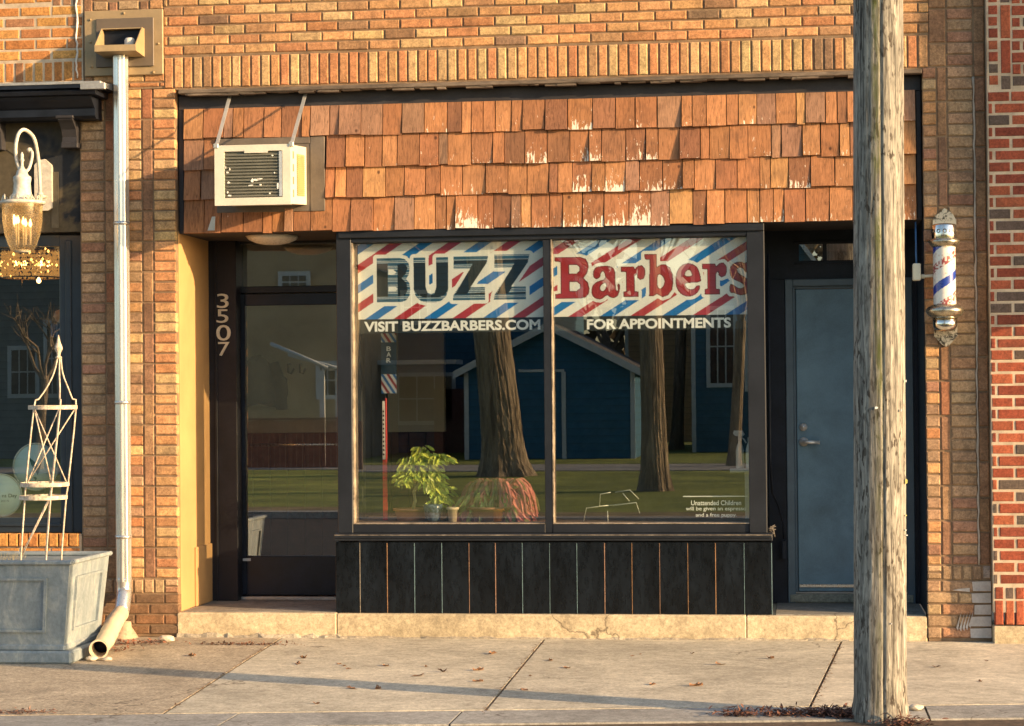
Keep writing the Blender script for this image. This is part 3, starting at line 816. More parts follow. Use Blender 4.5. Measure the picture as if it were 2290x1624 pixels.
for (fx, fy, rx, ry) in ((945,1015,28,22),(915,1045,26,30),(955,1060,38,36),(905,1068,20,14),(985,1105,26,28),(968,1080,24,30),(985,1022,22,9),(940,1040,34,30)):
    c = P(fx, fy, yp); bl.append((c.x, c.z, rx/322, ry/322))
for k in range(520):
    p = inblob(bl); d = Vector((random.gauss((p.x-px_-.05)*3, .5), random.uniform(-.7,.3), random.uniform(-1.2,-.1)))
    v = random.uniform(.55,1.15); q.col = (v*random.uniform(.85,1.1), v, v*.8)
    q.leaf(p, d, (random.uniform(-.3,.5), -1, .5), random.uniform(.045,.08), random.uniform(.015,.028))
q.build('foliage', leafmat('lime_leaf', (.36,.50,.07), (.60,.66,.12)), gp)
# red trailing plant
yp = .40; rx_ = X(1105,1140,yp)
rp = thing('trailing_plant', (rx_, yp, dz), 'red and purple plant with long drooping leaves in the middle of the left pane', 'plant')
pot('pot', rx_-.02, yp-.03, dz, .12, .16, .10, mat('brown_glaze', (.30,.15,.08), .5, var=.2), rp)
q = MB(); random.seed(15)
mr = leafmat('red_leaf', (.66,.15,.13), (.95,.30,.25))
top = Z(1105,1065,yp)
for k in range(260):
    a = random.uniform(0, 2*PI); out = random.uniform(.03,.27); up = random.uniform(.65,1)*(top-dz)
    dx, dy = math.cos(a)*out, math.sin(a)*out*.5
    if random.random() < .22: dx = random.uniform(.12,.30)
    down = dz+.02+random.random()*(.16 if abs(dx) < .22 else .12)
    pts = []
    for i in range(7):
        t = i/6; pts.append(Vector((rx_+dx*(1-(1-t)**1.6), yp+dy*t, dz+.1+(up-.1)*math.sin(min(1, t*1.5)*PI/2) if t < .55 else 0)))
    z5 = pts[3].z
    for i in range(4, 7): t = (i-3)/3; pts[i].z = z5+(down-z5)*t**1.4
    v = random.uniform(.3,.7) if dx < .10 else random.uniform(.8,1.2)
    q.col = (v, v*.9, v*.9) if random.random() < .7 else (v*.5, v*1.0, v*.55)
    w = random.uniform(.013,.024)
    vv = []; 
    for i, p in enumerate(pts):
        ww = w*(1-abs(i/6-.5)*1.3); vv += [p+Vector((ww,-.4*ww,0)), p+Vector((0,-ww*.5,ww*.3)), p+Vector((-ww,.4*ww,0))]
    q.add(vv, [(3*i+j, 3*i+j+1, 3*i+j+4, 3*i+j+3) for i in range(6) for j in (0,1)])
for k in range(900):                              # the dense body of the mound
    while True:
        u, w_ = random.uniform(-1,1), random.uniform(0,1)
        if u*u+w_*w_ < 1: break
    xx = rx_-.01+u*.255; zz_ = dz+.03+w_*(top-dz-.05); yy_ = yp-.02+random.uniform(-1,1)*.12*math.sqrt(max(0,1-u*u-w_*w_))
    bright = u > .3 and random.random() < .65
    v = random.uniform(.75,1.25) if bright else random.uniform(.3,.7)
    q.col = (v, v*.9, v*.85) if bright or random.random() < .5 else (v*.55, v*1.7, v*.6)
    q.leaf((xx,yy_,zz_), (u*.7+random.gauss(0,.25), random.uniform(-.5,.1), -1), (random.uniform(-.4,.4),-1,.4), random.uniform(.07,.14), random.uniform(.022,.040))
q.build('foliage', mr, rp)
# little orange pot, cream pot, blue dish
t_ = thing('small_pot', (X(1112,1160,.26), .26, dz), 'small bright orange pot in front of the red drooping plant', 'pot')
pot('pot_body', X(1112,1160,.26), .26, dz, .03, .042, .09, mat('orange_glaze', (.72,.24,.04), .4, var=.1), t_)
q = MB(); q.tube([(X(1112,1160,.26), .26, dz+.07), (X(1112,1160,.26)+.01, .26, dz+.17)], [.006,.002], 6); q.lathe([(.036,dz+.07),(.036,dz+.075)], X(1112,1160,.26), .26, 16); q.build('sprout', M_SOIL, t_)
t_ = thing('cream_pot', (X(1012,1160,.27), .27, dz), 'narrow cream ceramic pot between the green and the red plant', 'pot')
pot('pot_body', X(1012,1160,.27), .27, dz, .028, .034, .10, mat('cream_glaze', (.62,.5,.34), .35, var=.08), t_)
q = MB(); q.lathe([(.026,dz+.08),(.026,dz+.086)], X(1012,1160,.27), .27, 16); q.build('soil', M_SOIL, t_)
q = MB(); cx_, cy_ = X(968,1150,.3), .3
q.lathe([(.035,dz),(.055,dz+.03),(.066,dz+.09),(.069,dz+.12),(.061,dz+.12),(.05,dz+.05),(.0,dz+.04)], cx_, cy_, 28)
tag(own_origin(q.build('blue_bowl', mat('blue_ceramic', (.10,.15,.21), .15, var=.5, vs=30, bs=0))), 'round blue and white glazed bowl beside the terracotta pot', 'bowl')
# striped measuring stick standing in the window
ym = .45; mx_ = X(860,1000,ym)
t_ = thing('measuring_stick', (mx_, ym, dz), 'tall red and white measuring stick standing at the left of the window', 'measuring stick')
za_, zb_2, zc_ = Z(860,1138,ym), Z(860,1028,ym), Z(860,897,ym)
q = MB(); q.box(mx_-.016, mx_+.016, ym, ym+.012, dz, zb_2, .002); q.build('red_half', mat('red_paint', (.55,.03,.03), .5), t_)
q = MB(); q.box(mx_-.016, mx_+.004, ym, ym+.012, zb_2+.001, zc_, .002); q.build('white_half', mat('white_paint', (.7,.66,.58), .5), t_)
q = MB(); q.box(mx_+.005, mx_+.016, ym-.001, ym+.012, zb_2+.001, zc_+.02, .002)
q.build('red_edge', mat('red_paint', (0,0,0)), t_)
q = MB(); z = zb_2+.03
while z < zc_-.05: q.box(mx_-.013, mx_-.002, ym-.002, ym+.001, z, z+.014); z += .03
q.build('graduation', M_BLACK, t_)
# hanging banner with barber stripes, narrow
yb2 = .55
def banner(U, V):
    x = U*100; y = V*430
    c = stripes(x, y, -.62, 38, 0, 38, 19); c[(y > 80) & (y < 300)] = np.array((.01,.05,.09)); return c*.85
b_o = thing('hanging_banner', (X(868,850,yb2), yb2, Z(868,880,yb2)), 'narrow hanging banner with barber stripes behind the left pane', 'banner')
q = MB(); q.box(X(852,800,yb2), X(886,800,yb2), yb2+.002, yb2+.010, Z(868,880,yb2), Z(868,740,yb2)); q.build('backing', M_BLACK, b_o)
sheet('banner_print', X(852,800,yb2), X(886,800,yb2), Z(868,880,yb2), Z(868,740,yb2), yb2, banner, 34, 140, M_VINYL, b_o)
q = MB()
for s, yy, w in (('B',780,.6),('A',793,.6),('R',806,.6)):
    text_into(q, s, X(864,yy,yb2), X(874,yy,yb2), Z(868,yy+5,yb2), Z(868,yy-5,yb2), yb2-.002, .02)
q.build('lettering', M_LET, b_o)
# wire rack low in the right pane
yr = .3
q = MB()
def wp(px, py, y=yr): return P(px, py, y)
for pts in ([(1303,1172),(1311,1136),(1360,1130)], [(1370,1131),(1422,1124),(1430,1148)], [(1340,1133),(1342,1105),(1365,1101)], [(1375,1101),(1408,1096),(1428,1116)], [(1392,1103),(1407,1121)], [(1358,1143),(1359,1172)]):
    q.tube([wp(*p) for p in pts], .0035, 6)
q.tube([wp(1303,1172), wp(1303,1172,yr+.2), wp(1430,1168,yr+.2), wp(1430,1168)], .0035, 6)
q.tube([wp(1311,1136), wp(1311,1136,yr+.2), wp(1422,1124,yr+.2), wp(1422,1124)], .0035, 6)
tag(own_origin(q.build('wire_rack', mat('pale_wire', (.55,.56,.5), .4, metal=.3))), 'small white wire rack standing low in the right pane', 'rack')
# spray bottles on a shelf
ysb = .60
sh_ = MB(); sh_.box(X(1632,1050,ysb), X(1632,1050,ysb)+.17, ysb-.05, ysb+.1, Z(1650,1056,ysb), Z(1650,1048,ysb), .002)
sh_.box(X(1632,1050,ysb)+.1, X(1632,1050,ysb)+.13, ysb, ysb+.03, zs+.012, Z(1650,1056,ysb)); tag(own_origin(sh_.build('bottle_shelf', mat('pale_shelf', (.6,.58,.5), .6))), 'small pale shelf under the spray bottles at the right pane edge', 'shelf')
szb = Z(1650,1048,ysb)+.001
for i, (px, hd) in enumerate(((1654, True), (1676, False))):
    x = X(px,1030,ysb)
    t_ = thing('spray_bottle', (x, ysb, szb), ['clear spray bottle with a white trigger head at the right pane edge', 'plain pale bottle standing right of the spray bottle'][i], 'bottle')
    q = MB(); q.lathe([(.026,szb),(.028,szb+.01),(.028,szb+.12),(.022,szb+.15),(.011,szb+.18),(.011,szb+.19)], x, ysb, 18); q.build('bottle_body', mat('milky_plastic', (.75,.75,.66), .35, var=.05, bs=0), t_)
    if hd:
        q = MB(); q.box(x-.012, x+.012, ysb-.012, ysb+.012, szb+.19, szb+.225, .003)
        q.prism([(x-.045,szb+.24),(x-.03,szb+.225),(x+.02,szb+.22),(x+.035,szb+.235),(x+.02,szb+.262),(x-.04,szb+.262)], 'y', ysb-.011, ysb+.011)
        q.tube([(x+.0,ysb,szb+.225),(x+.03,ysb,szb+.2),(x+.045,ysb,szb+.175)], .005, 8); q.build('trigger_head', mat('white_plastic', (.75,.73,.66), .4, bs=0), t_)
    else:
        q = MB(); q.lathe([(.012,szb+.19),(.012,szb+.215)], x, ysb, 14); q.build('cap', mat('white_plastic', (0,0,0)), t_)

# ================================================================== right recess: steel door
YR = D+.03
rf = MB(); fx0, fx1 = X(1757,900,YR), PRL-.03
zf = Z(1800,625,YR); zfb = Z(1800,1352,YR)
rf.box(fx0, fx0+.055, YR-.05, YR+.08, stz+.002, zf, .005); rf.box(fx1-.055, fx1, YR-.05, YR+.08, stz+.002, zf, .005)
rf.box(fx0+.055, fx1-.055, YR-.05, YR+.08, zf-.05, zf, .005)
rf.box(fx0+.055, fx0+.07, YR-.02, YR+.08, stz+.002, zf-.05, .003); rf.box(fx1-.07, fx1-.055, YR-.02, YR+.08, stz+.002, zf-.05, .003)
rf.box(fx0+.07, fx1-.07, YR-.02, YR+.08, zf-.066, zf-.05, .003)
M_DOORB = mat('blue_grey_paint', (.135,.235,.30), .42, var=.2, vs=3.5, fine=120, bs=.06)
rf.build('door_frame', mat('grey_frame_paint', (.09,.13,.16), .5, var=.1), shop)
rd = MB(); zdb = Z(1800,1322,YR); rd.box(fx0+.074, fx1-.074, YR-.012, YR+.035, zdb, zf-.070, .004)
o_sd = rd.build('steel_door', M_DOORB, shop)
q = MB(); q.box(fx0+.08, fx1-.08, YR-.022, YR-.0125, Z(1800,1313,YR), Z(1800,1306,YR), .002); q.build('door_sweep', mat('brushed_steel', (0,0,0)), o_sd)
q = MB(); q.box(fx0+.055, fx1-.055, YR-.045, YR+.04, zdb-.012, zdb-.003, .002); q.build('door_saddle', mat('aluminium', (0,0,0)), o_sd)
M_SAT = mat('satin_nickel', (.72,.70,.66), .35, metal=.45, var=.05, bs=0)
hx = X(1797,985,YR-.03); hz = Z(1797,988,YR-.03)
q = MB()
def disc(mb, x, z, y0, y1, r, seg=24):
    mb.tube([(x, y0, z), (x, y1, z)], r, seg)
disc(q, hx, hz, YR-.03, YR-.013, .032); disc(q, hx, hz, YR-.06, YR-.03, .013)
q.tube([(hx,YR-.06,hz),(hx+.03,YR-.066,hz-.002),(hx+.11,YR-.064,hz-.006)], [.016,.014,.012], 12); q.build('door_handle', M_SAT, o_sd)
q = MB(); disc(q, hx-.002, Z(1797,955,YR), YR-.028, YR-.013, .027); disc(q, hx-.002, Z(1797,955,YR), YR-.034, YR-.028, .013); q.build('deadbolt', M_SAT, o_sd)
for pz in (760, 1010, 1250):
    q = MB(); z = Z(2050,pz,YR); q.tube([(fx1-.071,YR-.022,z-.055),(fx1-.071,YR-.022,z+.055)], .010, 8); q.build('hinge', mat('dark_steel', (0,0,0)), o_sd)
# transom over the steel door and dark panelling round it
tm = MB(); ta, tbb, tc, td = X(1786,560,YR), X(1839,560,YR), X(1848,560,YR), X(1907,560,YR)
tz0, tz1 = Z(1830,583,YR), Z(1830,546,YR)
tm.box(X(1712,600,YR), ta, YR-.01, YR+.06, zf+.001, 2.775); tm.box(td+.11, PRL, YR-.01, YR+.06, zf+.001, 2.775)
tm.box(ta, td+.11, YR-.01, YR+.06, zf+.001, tz0); tm.box(ta, td+.11, YR-.01, YR+.06, tz1, 2.775)
tm.box(tbb, tc, YR-.005, YR+.05, tz0, tz1); tm.box(td, td+.11, YR-.005, YR+.05, tz0, tz1)
tm.box(ta-.03, td+.03, YR-.022, YR-.011, tz0-.025, tz0-.008, .003); tm.box(ta-.03, td+.03, YR-.022, YR-.011, tz1+.008, tz1+.02, .003)
tm.box(X(1716,900,YR), fx0-.001, YR-.04, YR+.06, stz, zf, .003); tm.box(fx1+.001, PRL+.1, YR-.06, YR+.06, stz, zf)
tm.box(PRL+.0, PRL+.012, .055, YR-.05, stz, 2.79)
o_tm = tm.build('transom_panelling', M_BLACK, shop)
for a, b in ((ta, tbb), (tc, td)):
    q = MB(); q.box(a, b, YR+.01, YR+.016, tz0, tz1); q.build('pane', M_GLASSD, o_tm)
q = MB(); q.box(fx0+.01, fx1-.01, YR-.055, YR+.1, stz+.003, zdb-.014, .01); q.build('door_threshold', concrete('threshold_concrete', (.32,.32,.26)), shop)
# cable and small box on the right side of the bay
q = MB(); xx = wR+.02
pts = [(xx,.55,2.6),(xx,.55,1.2),(xx+.01,.6,.95),(X(1740,1150,.7),.72,.85),(X(1752,1180,.75),.76,.72),(X(1752,1210,.75),.76,.62)]
q.tube(pts, .008, 8); q.box(X(1748,1230,.76), X(1759,1230,.76), .74, .79, Z(1752,1250,.76), Z(1752,1208,.76), .004)
q.build('cable', M_BLACK, shop)
q = MB(); q.tube([(wR+.012,.20,zs+.01),(wR+.02,.25,zs+.03),(wR+.04,.28,zs+.0),(wR+.045,.3,zs-.04)], .006, 6)
for k in range(8): q.tube([(wR+.005,.18+.01*k,zs+.02),(wR+.03+random.uniform(0,.03),.2+.01*k,zs+random.uniform(-.03,.05))], .003, 5)
q.build('frayed_cable', mat('grey_rubber', (.10,.09,.08), .7), shop)
SKY, SUN, SUNC, EXPO = .15, 4.9, (1.0, .675, .365), 1.14
# ================================================================== neighbouring gift shop on the left
gs = thing('gift_shop', (-6.5, .4, 0), 'left neighbour shop in orange brick with black cornice, dark sign board and big window', 'shop')
gw = MB(); random.seed(31)
gz0, gz1 = Z(80,183), Z(80,138)
XG = XB-.006
XLL = -9.0
soldier(gw, XLL, XG, gz0+.0, Z(80,140), .0705, pal=ORNG)
bond(gw, XLL, XG, Z(80,138), Z(80,138)+.0765*5-.002, .0765, .225, off=XG, pal=ORNG, g=.013)
bond(gw, XLL, XG-.22, Z(80,138)+.0765*5, ZT, .0765, .225, off=XG, pal=ORNG, g=.013)
soldier(gw, XG-.22, XG, Z(80,138)+.0765*5, Z(80,138)+.0765*8, .072, pal=VERT, g=.013)
o_gw = gw.build('brick_wall', M_BRICK, gs)
gw = MB()
soldier(gw, XLL, XL-.02, Z(100,1222), Z(100,1193), .072, pal=ORNG, g=.008, y=-.02)
bond(gw, XLL, XL-.02, .02, Z(100,1222)-.012, .0765, .225, off=XL, pal=ORNG)
o_gw2 = gw.build('brick_sill', M_BRICK, gs)
gm = MB(); gm.box(XLL, XG+.004, .004, .3, gz0-.02, ZT); gm.build('mortar', M_LMORT, o_gw)
gm = MB(); gm.box(XLL, XL-.006, .006, .3, 0, Z(100,1193)-.004); gm.build('mortar', M_LMORT, o_gw2)
# white drip running down the joint
q = MB(); pts = []; z = ZT-.3
while z > gz0: pts.append((X(172,100)+random.uniform(-.006,.006), -.004, z)); z -= .03
q.tube(pts, [random.uniform(.004,.010) for _ in pts], 6); q.build('lime_streak', mat('lime', (.7,.66,.58), .9), o_gw)
# cornice
YC = -.26
def cz(py, y=YC): return Z(120, py, y)
xe = X(243,190,-.2)
co = MB()
co.prism([(.0,cz(187)+.02),(-.30,cz(192)),(-.30,cz(200)),(.0,cz(200))], 'x', XLL, xe)
co.prism([(.0,cz(201)),(-.27,cz(201)),(-.285,cz(206)),(-.27,cz(213)),(-.24,cz(214)),(.0,cz(214))], 'x', XLL, xe-.07)
co.prism([(.0,cz(215)),(-.235,cz(215)),(-.22,cz(222)),(-.17,cz(236)),(-.15,cz(240)),(-.15,cz(256)),(-.12,cz(262)),(0,cz(262))], 'x', XLL, X(212,240,-.15))
for i in range(3): pass
o_co = co.build('cornice', M_BLACK, gs)
q = MB(); q.box(XLL, X(225,195,-.3), -.306, -.0, cz(192)+.001, cz(192)+.018, .002); q.box(X(190,190,-.2), xe+.004, -.305, -.27, cz(204), cz(190), .002)
q.build('metal_flashing', mat('lead_flashing', (.42,.42,.40), .5, metal=.4, var=.25), o_co)
# bracket
br = MB(); bx0, bx1 = X(140,300,-.05), X(172,300,-.05)
zz1, zz0 = Z(150,262,-.05), Z(150,331,-.05)
br.prism([(.05,zz1),(-.14,zz1),(-.15,zz1-.03),(-.12,zz1-.05),(-.075,zz1-.09),(-.055,zz1-.14),(-.06,zz0+.03),(-.05,zz0),(.05,zz0)], 'x', bx0, bx1)
br.box(bx0-.015, bx1+.01, -.16, .03, zz1-.022, zz1-.002, .004); br.box(bx0-.008, bx1+.008, -.066, .03, zz0-.002, zz0+.035, .004)
br.build('bracket', M_BOARD, o_co)
br = MB(); 
br.prism([(.05,zz1),(-.14,zz1),(-.12,zz1-.05),(-.07,zz1-.10),(-.055,zz0),(.05,zz0)], 'x', X(-20,300,-.05), X(4,300,-.05)); br.build('bracket', M_BOARD, o_co)
# sign board with faded arcs
def board_mat():
    m, nt, b = nodes('faded_board'); v = coords(nt)
    n1 = noise(nt, v, 1.6, 4, .6, 1.2); n2 = noise(nt, v, 24, 5, .7)
    c = ramp(nt, n1, [(.44, (.02,.023,.028)), (.52, (.085,.07,.045))])
    c = mix(nt, 1.0, c, ramp(nt, n2, [(.3,.7),(.7,1.15)]), 'MULTIPLY')
    L(nt, c, b.inputs['Base Color']); b.inputs['Roughness'].default_value = .75; b.inputs['Specular IOR Level'].default_value = .2; return m
q = MB(); q.box(XLL, XL-.004, .03, .12, Z(90,520,.03), Z(90,262,.03)); o_bd = q.build('sign_board', board_mat(), gs)
q = MB(); 
for k in range(24):
    a0 = PI*.05+k*PI*.9/24; a1 = a0+PI*.9/24; cx_, cz_ = X(-30,420,.03), Z(-30,420,.03)
    p = [(cx_+r*math.cos(a), .026, cz_+r*math.sin(a)) for r, a in ((.30,a0),(.36,a0),(.36,a1),(.30,a1))]; q.add(p+[(x,.031,z) for x,_,z in p], [(0,1,2,3),(1,5,6,2),(0,3,7,4),(0,4,5,1),(3,2,6,7)])
q.box(X(115,400,.03), X(131,400,.03), .024, .031, Z(120,510,.03), Z(120,385,.03)); q.build('letter_remains', mat('faded_letter', (.10,.085,.055), .8, var=.3), o_bd)
# window
YW = .12
gf = MB(); a0, a1 = X(138,800,YW), XL-.004
gf.box(a0, a1, YW-.04, YW+.06, Z(90,1190,YW), Z(90,528,YW), .004)
gf.box(X(147,800,YW-.05), X(160,800,YW-.05), YW-.055, YW-.038, Z(90,1190,YW), Z(90,540,YW), .004)
gf.box(XLL, a0, YW-.035, YW+.06, Z(90,552,YW), Z(90,528,YW)); gf.box(XLL, a0, YW-.035, YW+.06, Z(90,1190,YW), Z(90,1158,YW), .004)
gf.box(XLL, a0, YW-.05, YW-.03, Z(90,1176,YW), Z(90,1170,YW), .003)
o_gf = gf.build('window_frame', mat('navy_frame', (.018,.028,.04), .4, var=.15), gs)
q = MB(); q.box(XLL, a0+.01, YW, YW+.006, Z(90,1160,YW), Z(90,550,YW)); q.build('pane', M_GLASS, o_gf)
q = MB(); q.box(XLL, XL+.1, 3.2, 3.3, 0, 4); q.box(XL+.02, XL+.1, .35, 3.2, 0, 4); q.box(XLL, XL+.1, .3, 3.3, .3, .34); q.box(XLL, XL+.1, .3, 3.3, 3.2, 3.24); q.build('interior_wall', M_IND, gs)
q = MB(); q.box(XLL, XL-.02, YW+.07, .8, Z(90,1158,YW)-.02, Z(90,1158,YW)); q.build('display_shelf', mat('display_boards', (0,0,0)), gs)
# round display plates
zsh = Z(90,1158,YW)
M_PLATE = mat('sage_board', (.62,.76,.67), .7, var=.05)
def plate(cx, cy, r, y, label):
    c = P(cx, cy, y); rr = r*14.6/4800
    t_ = thing('round_sign', (c.x, y, c.z-rr), label, 'sign', 'round signs in the neighbour window')
    q = MB(); q.tube([(c.x,y,c.z),(c.x,y+.018,c.z)], rr, 48); q.build('disc', M_PLATE, t_)
    q = MB(); q.tube([(c.x+math.cos(a)*rr*.985, y, c.z+math.sin(a)*rr*.985) for a in [2*PI*k/48 for k in range(48)]], .006, 6, closed=True); q.build('rim', mat('pale_rim', (.55,.55,.45), .6), t_)
    return t_, c
t_, c = plate(80, 1044, 55, .34, 'round sage green sign with a bird drawing in the left neighbour window')
q = MB()
def bp(x, z): return (c.x+x, .336, c.z+z)
for poly in ([(-.05,.07),(.0,.03),(.02,-.01),(.015,-.06),(.0,-.03),(-.03,.01)], [(.02,-.01),(.05,.06),(.035,.0),(.02,-.05)], [(-.03,-.02),(-.032,-.05),(-.028,-.05)], [(-.02,-.07),(.0,-.10),(.01,-.08),(.0,-.07)]):
    v = [bp(*p) for p in poly]; q.add(v, [tuple(range(len(v)))])
q.build('bird_drawing', mat('teal_ink', (.05,.17,.17), .7), t_)
t_, c = plate(2, 1108, 50, .27, 'round sage green sign with small lettering at the left photo edge')
q = MB(); text_into(q, 'ns Day', c.x+.01, c.x+.12, c.z-.022, c.z+.012, .266, .01); text_into(q, '2015', c.x+.0, c.x+.06, c.z-.045, c.z-.032, .266, .0); q.build('lettering', mat('grey_ink', (.12,.14,.13), .7), t_)

# ---- chandelier inside
yc = 1.0; c0 = P(72, 590, yc); rr = .222; zt_, zb_1 = Z(72,560,yc), Z(72,622,yc)
ch = thing('chandelier', (c0.x, yc, zb_1), 'lit crystal drum chandelier glowing amber inside the left neighbour window', 'chandelier')
M_AMB = mat('amber_crystal', (.40,.23,.06), .08, var=.6, vs=30, bs=0, emit=((1,.45,.1), .30))
nt_ = M_AMB.node_tree; at_ = N(nt_, 'ShaderNodeAttribute'); at_.attribute_name = 'peel'; ma_ = N(nt_, 'ShaderNodeMath'); ma_.operation = 'MULTIPLY_ADD'; ma_.inputs[1].default_value = 2.4; ma_.inputs[2].default_value = .25
L(nt_, at_.outputs['Fac'], ma_.inputs[0]); L(nt_, ma_.outputs[0], [x for x in nt_.nodes if x.type == 'BSDF_PRINCIPLED'][0].inputs['Emission Strength'])
q = MB(); random.seed(8)
for layer, r in ((0, rr), (1, rr*.8)):
    n = 46 if layer == 0 else 30
    for k in range(n):
        a = 2*PI*k/n
        for z0 in np.arange(zb_1, zt_-.02, .028):
            a = 2*PI*(k+random.random())/n; x, y = c0.x+r*math.cos(a), yc+r*math.sin(a); s = random.uniform(.008,.014); h = .015
            z = z0+random.uniform(0,.006)+.011
            q.add([(x-s,y,z),(x,y-s,z),(x+s,y,z),(x,y+s,z),(x,y,z+h),(x,y,z-h)], [(0,1,4),(1,2,4),(2,3,4),(3,0,4),(1,0,5),(2,1,5),(3,2,5),(0,3,5)])
q_dr = q
q = MB()
for k in range(70):
    a = random.uniform(0, 2*PI); r = rr+.004; x, y, z = c0.x+r*math.cos(a), yc+r*math.sin(a), random.choice((random.uniform(zb_1, zt_), (zb_1+zt_)/2+random.gauss(0,.02))); s = random.uniform(.004,.011); h = s*1.4
    q.add([(x-s,y,z),(x,y-s,z),(x+s,y,z),(x,y+s,z),(x,y,z+h),(x,y,z-h)], [(0,1,4),(1,2,4),(2,3,4),(3,0,4),(1,0,5),(2,1,5),(3,2,5),(0,3,5)])
nq = len(q.v); base = len(q_dr.v); q_dr.v += q.v; q_dr.f += [tuple(i+base for i in f) for f in q.f]; q_dr.c += q.c; q_dr.w += [1.0]*nq; q_dr.sm += q.sm
q_dr.build('crystal_drum', M_AMB, ch)
q = MB()
for z in (zt_, zb_1+.0): q.tube([(c0.x+rr*math.cos(2*PI*k/40), yc+rr*math.sin(2*PI*k/40), z) for k in range(40)], .006, 6, closed=True)
for a in (0, PI/2): q.tube([(c0.x-rr*math.cos(a), yc-rr*math.sin(a), zt_), (c0.x+rr*math.cos(a), yc+rr*math.sin(a), zt_)], .005, 6)
q.tube([(c0.x,yc,zt_),(c0.x,yc,3.2)], .006, 6); q.tube([(c0.x-.08,yc,zb_1),(c0.x-.08,yc,zb_1-.07)], .004, 6)
q.build('metal_ring', mat('antique_brass', (.35,.22,.08), .3, metal=1, var=.1), ch)
M_BULB = mat('lamp_glow', (1,.7,.35), .3, bs=0, var=0, emit=((1,.52,.16), 6))
for k in range(6):
    a = 2*PI*k/6+.4; x, y = c0.x+.12*math.cos(a), yc+.12*math.sin(a); z = (zt_+zb_1)/2-.005
    q = MB(); q.lathe([(.002,z-.02),(.012,z-.012),(.015,z),(.010,z+.014),(.002,z+.03)], x, y, 12); q.build('bulb', M_BULB, ch)
q = MB(); zz = Z(88,628,yc); q.lathe([(.002,zz-.02),(.014,zz-.012),(.018,zz),(.012,zz+.015),(.004,zz+.025)], c0.x+.05, yc, 12); q.build('bulb', M_BULB, ch)
# small carved head figure behind the window edge: a rounded orange and blue ornament
yo = 1.4; oc = P(140, 708, yo)
t_ = thing('ornament', (oc.x, yo, Z(140,755,yo)), 'orange and cream ornament on a blue block at the neighbour window edge', 'ornament')
q = MB(); q.lathe([(.01,oc.z-.055),(.045,oc.z-.04),(.07,oc.z),(.055,oc.z+.04),(.01,oc.z+.06)], oc.x, yo, 20); q.build('knob', mat('peach_ceramic', (.65,.36,.18), .5, var=.2), t_)
q = MB(); q.box(oc.x-.08, oc.x+.08, yo-.05, yo+.05, Z(140,755,yo), oc.z-.055, .01); q.build('blue_block', mat('blue_cloth', (.05,.14,.36), .8), t_)
q = MB(); q.box(oc.x-.1, oc.x+.3, yo-.15, yo+.15, .36, Z(140,755,yo)-.002, .01); q.build('stand', M_IND, t_)

# ---- wall lantern
YLn = -.36; lc = P(50, 500, YLn); lx = lc.x
def lz(py): return Z(50, py, YLn)
ln = thing('wall_lantern', (lx, YLn, lz(562)), 'antique white wall lantern with seeded glass bell and lit candle bulbs', 'lantern')
M_AW = mat('antique_white_metal', (.60,.55,.45), .5, var=.2, vs=25, bs=.2)
s_ = 13.95/4800
prof = [(.055,lz(562)),(.075,lz(560)),(.095,lz(548)),(.118,lz(525)),(.132,lz(495)),(.136,lz(458))]
def shade_mat():
    m = bpy.data.materials.new('seeded_glass'); m.use_nodes = True; nt = m.node_tree; nt.nodes.clear()
    out = N(nt, 'ShaderNodeOutputMaterial'); mx = N(nt, 'ShaderNodeMixShader'); mx2 = N(nt, 'ShaderNodeMixShader')
    tr = N(nt, 'ShaderNodeBsdfTransparent'); tr.inputs[0].default_value = (.9,.82,.66,1)
    df = N(nt, 'ShaderNodeBsdfTranslucent'); df.inputs[0].default_value = (.85,.72,.5,1)
    gl = N(nt, 'ShaderNodeBsdfGlossy'); gl.inputs['Roughness'].default_value = .15
    n = noise(nt, coords(nt), 90, 3, .6); f = ramp(nt, n, [(.35,.22),(.7,.42)])
    L(nt, f, mx.inputs[0]); L(nt, tr.outputs[0], mx.inputs[1]); L(nt, df.outputs[0], mx.inputs[2])
    mx2.inputs[0].default_value = .10; L(nt, mx.outputs[0], mx2.inputs[1]); L(nt, gl.outputs[0], mx2.inputs[2]); L(nt, mx2.outputs[0], out.inputs[0]); return m
q = MB(); q.lathe(prof, lx, YLn, 36, cap=False)
q.build('glass_shade', shade_mat(), ln)
q = MB(); q.lathe([(.0,lz(565)),(.045,lz(565)),(.058,lz(561)),(.054,lz(559)),(.0,lz(559))], lx, YLn, 28)
q.build('bottom_cap', M_AW, ln)
q = MB()
q.lathe([(.13,lz(458)),(.152,lz(457)),(.154,lz(451)),(.12,lz(449)),(.085,lz(446)),(.062,lz(432)),(.056,lz(410)),(.06,lz(404)),(.06,lz(397)),(.055,lz(395)),(.042,lz(392)),(.034,lz(382)),(.018,lz(377)),(.010,lz(370)),(.010,lz(362)),(.016,lz(359)),(.010,lz(353)),(.013,lz(350)),(.010,lz(345)),(.002,lz(340))], lx, YLn, 36)
q.build('lantern_cap', M_AW, ln)
q = MB()
for k in range(8):                               # small scrolls on the brim
    q = MB(); a = 2*PI*k/8+.5; ux, uy = math.cos(a), math.sin(a); tx, ty = -uy, ux
    base = Vector((lx+ux*.125, YLn+uy*.125, lz(452)))
    pts = []
    for i in range(14):
        t = i/13*2.6*PI; r = .022*(1-i/18)
        pts.append(base+Vector((tx,ty,0))*(r*math.cos(t)+.01)+Vector((0,0,1))*(r*math.sin(t)+.018))
    q.tube(pts, .004, 6)
    q.tube([base+Vector((tx,ty,0))*.03, base+Vector((tx,ty,0))*.045+Vector((0,0,.045)), base+Vector((tx,ty,0))*.06+Vector((0,0,.012))], .0045, 6)
    q.build('crown_scroll', M_AW, ln)
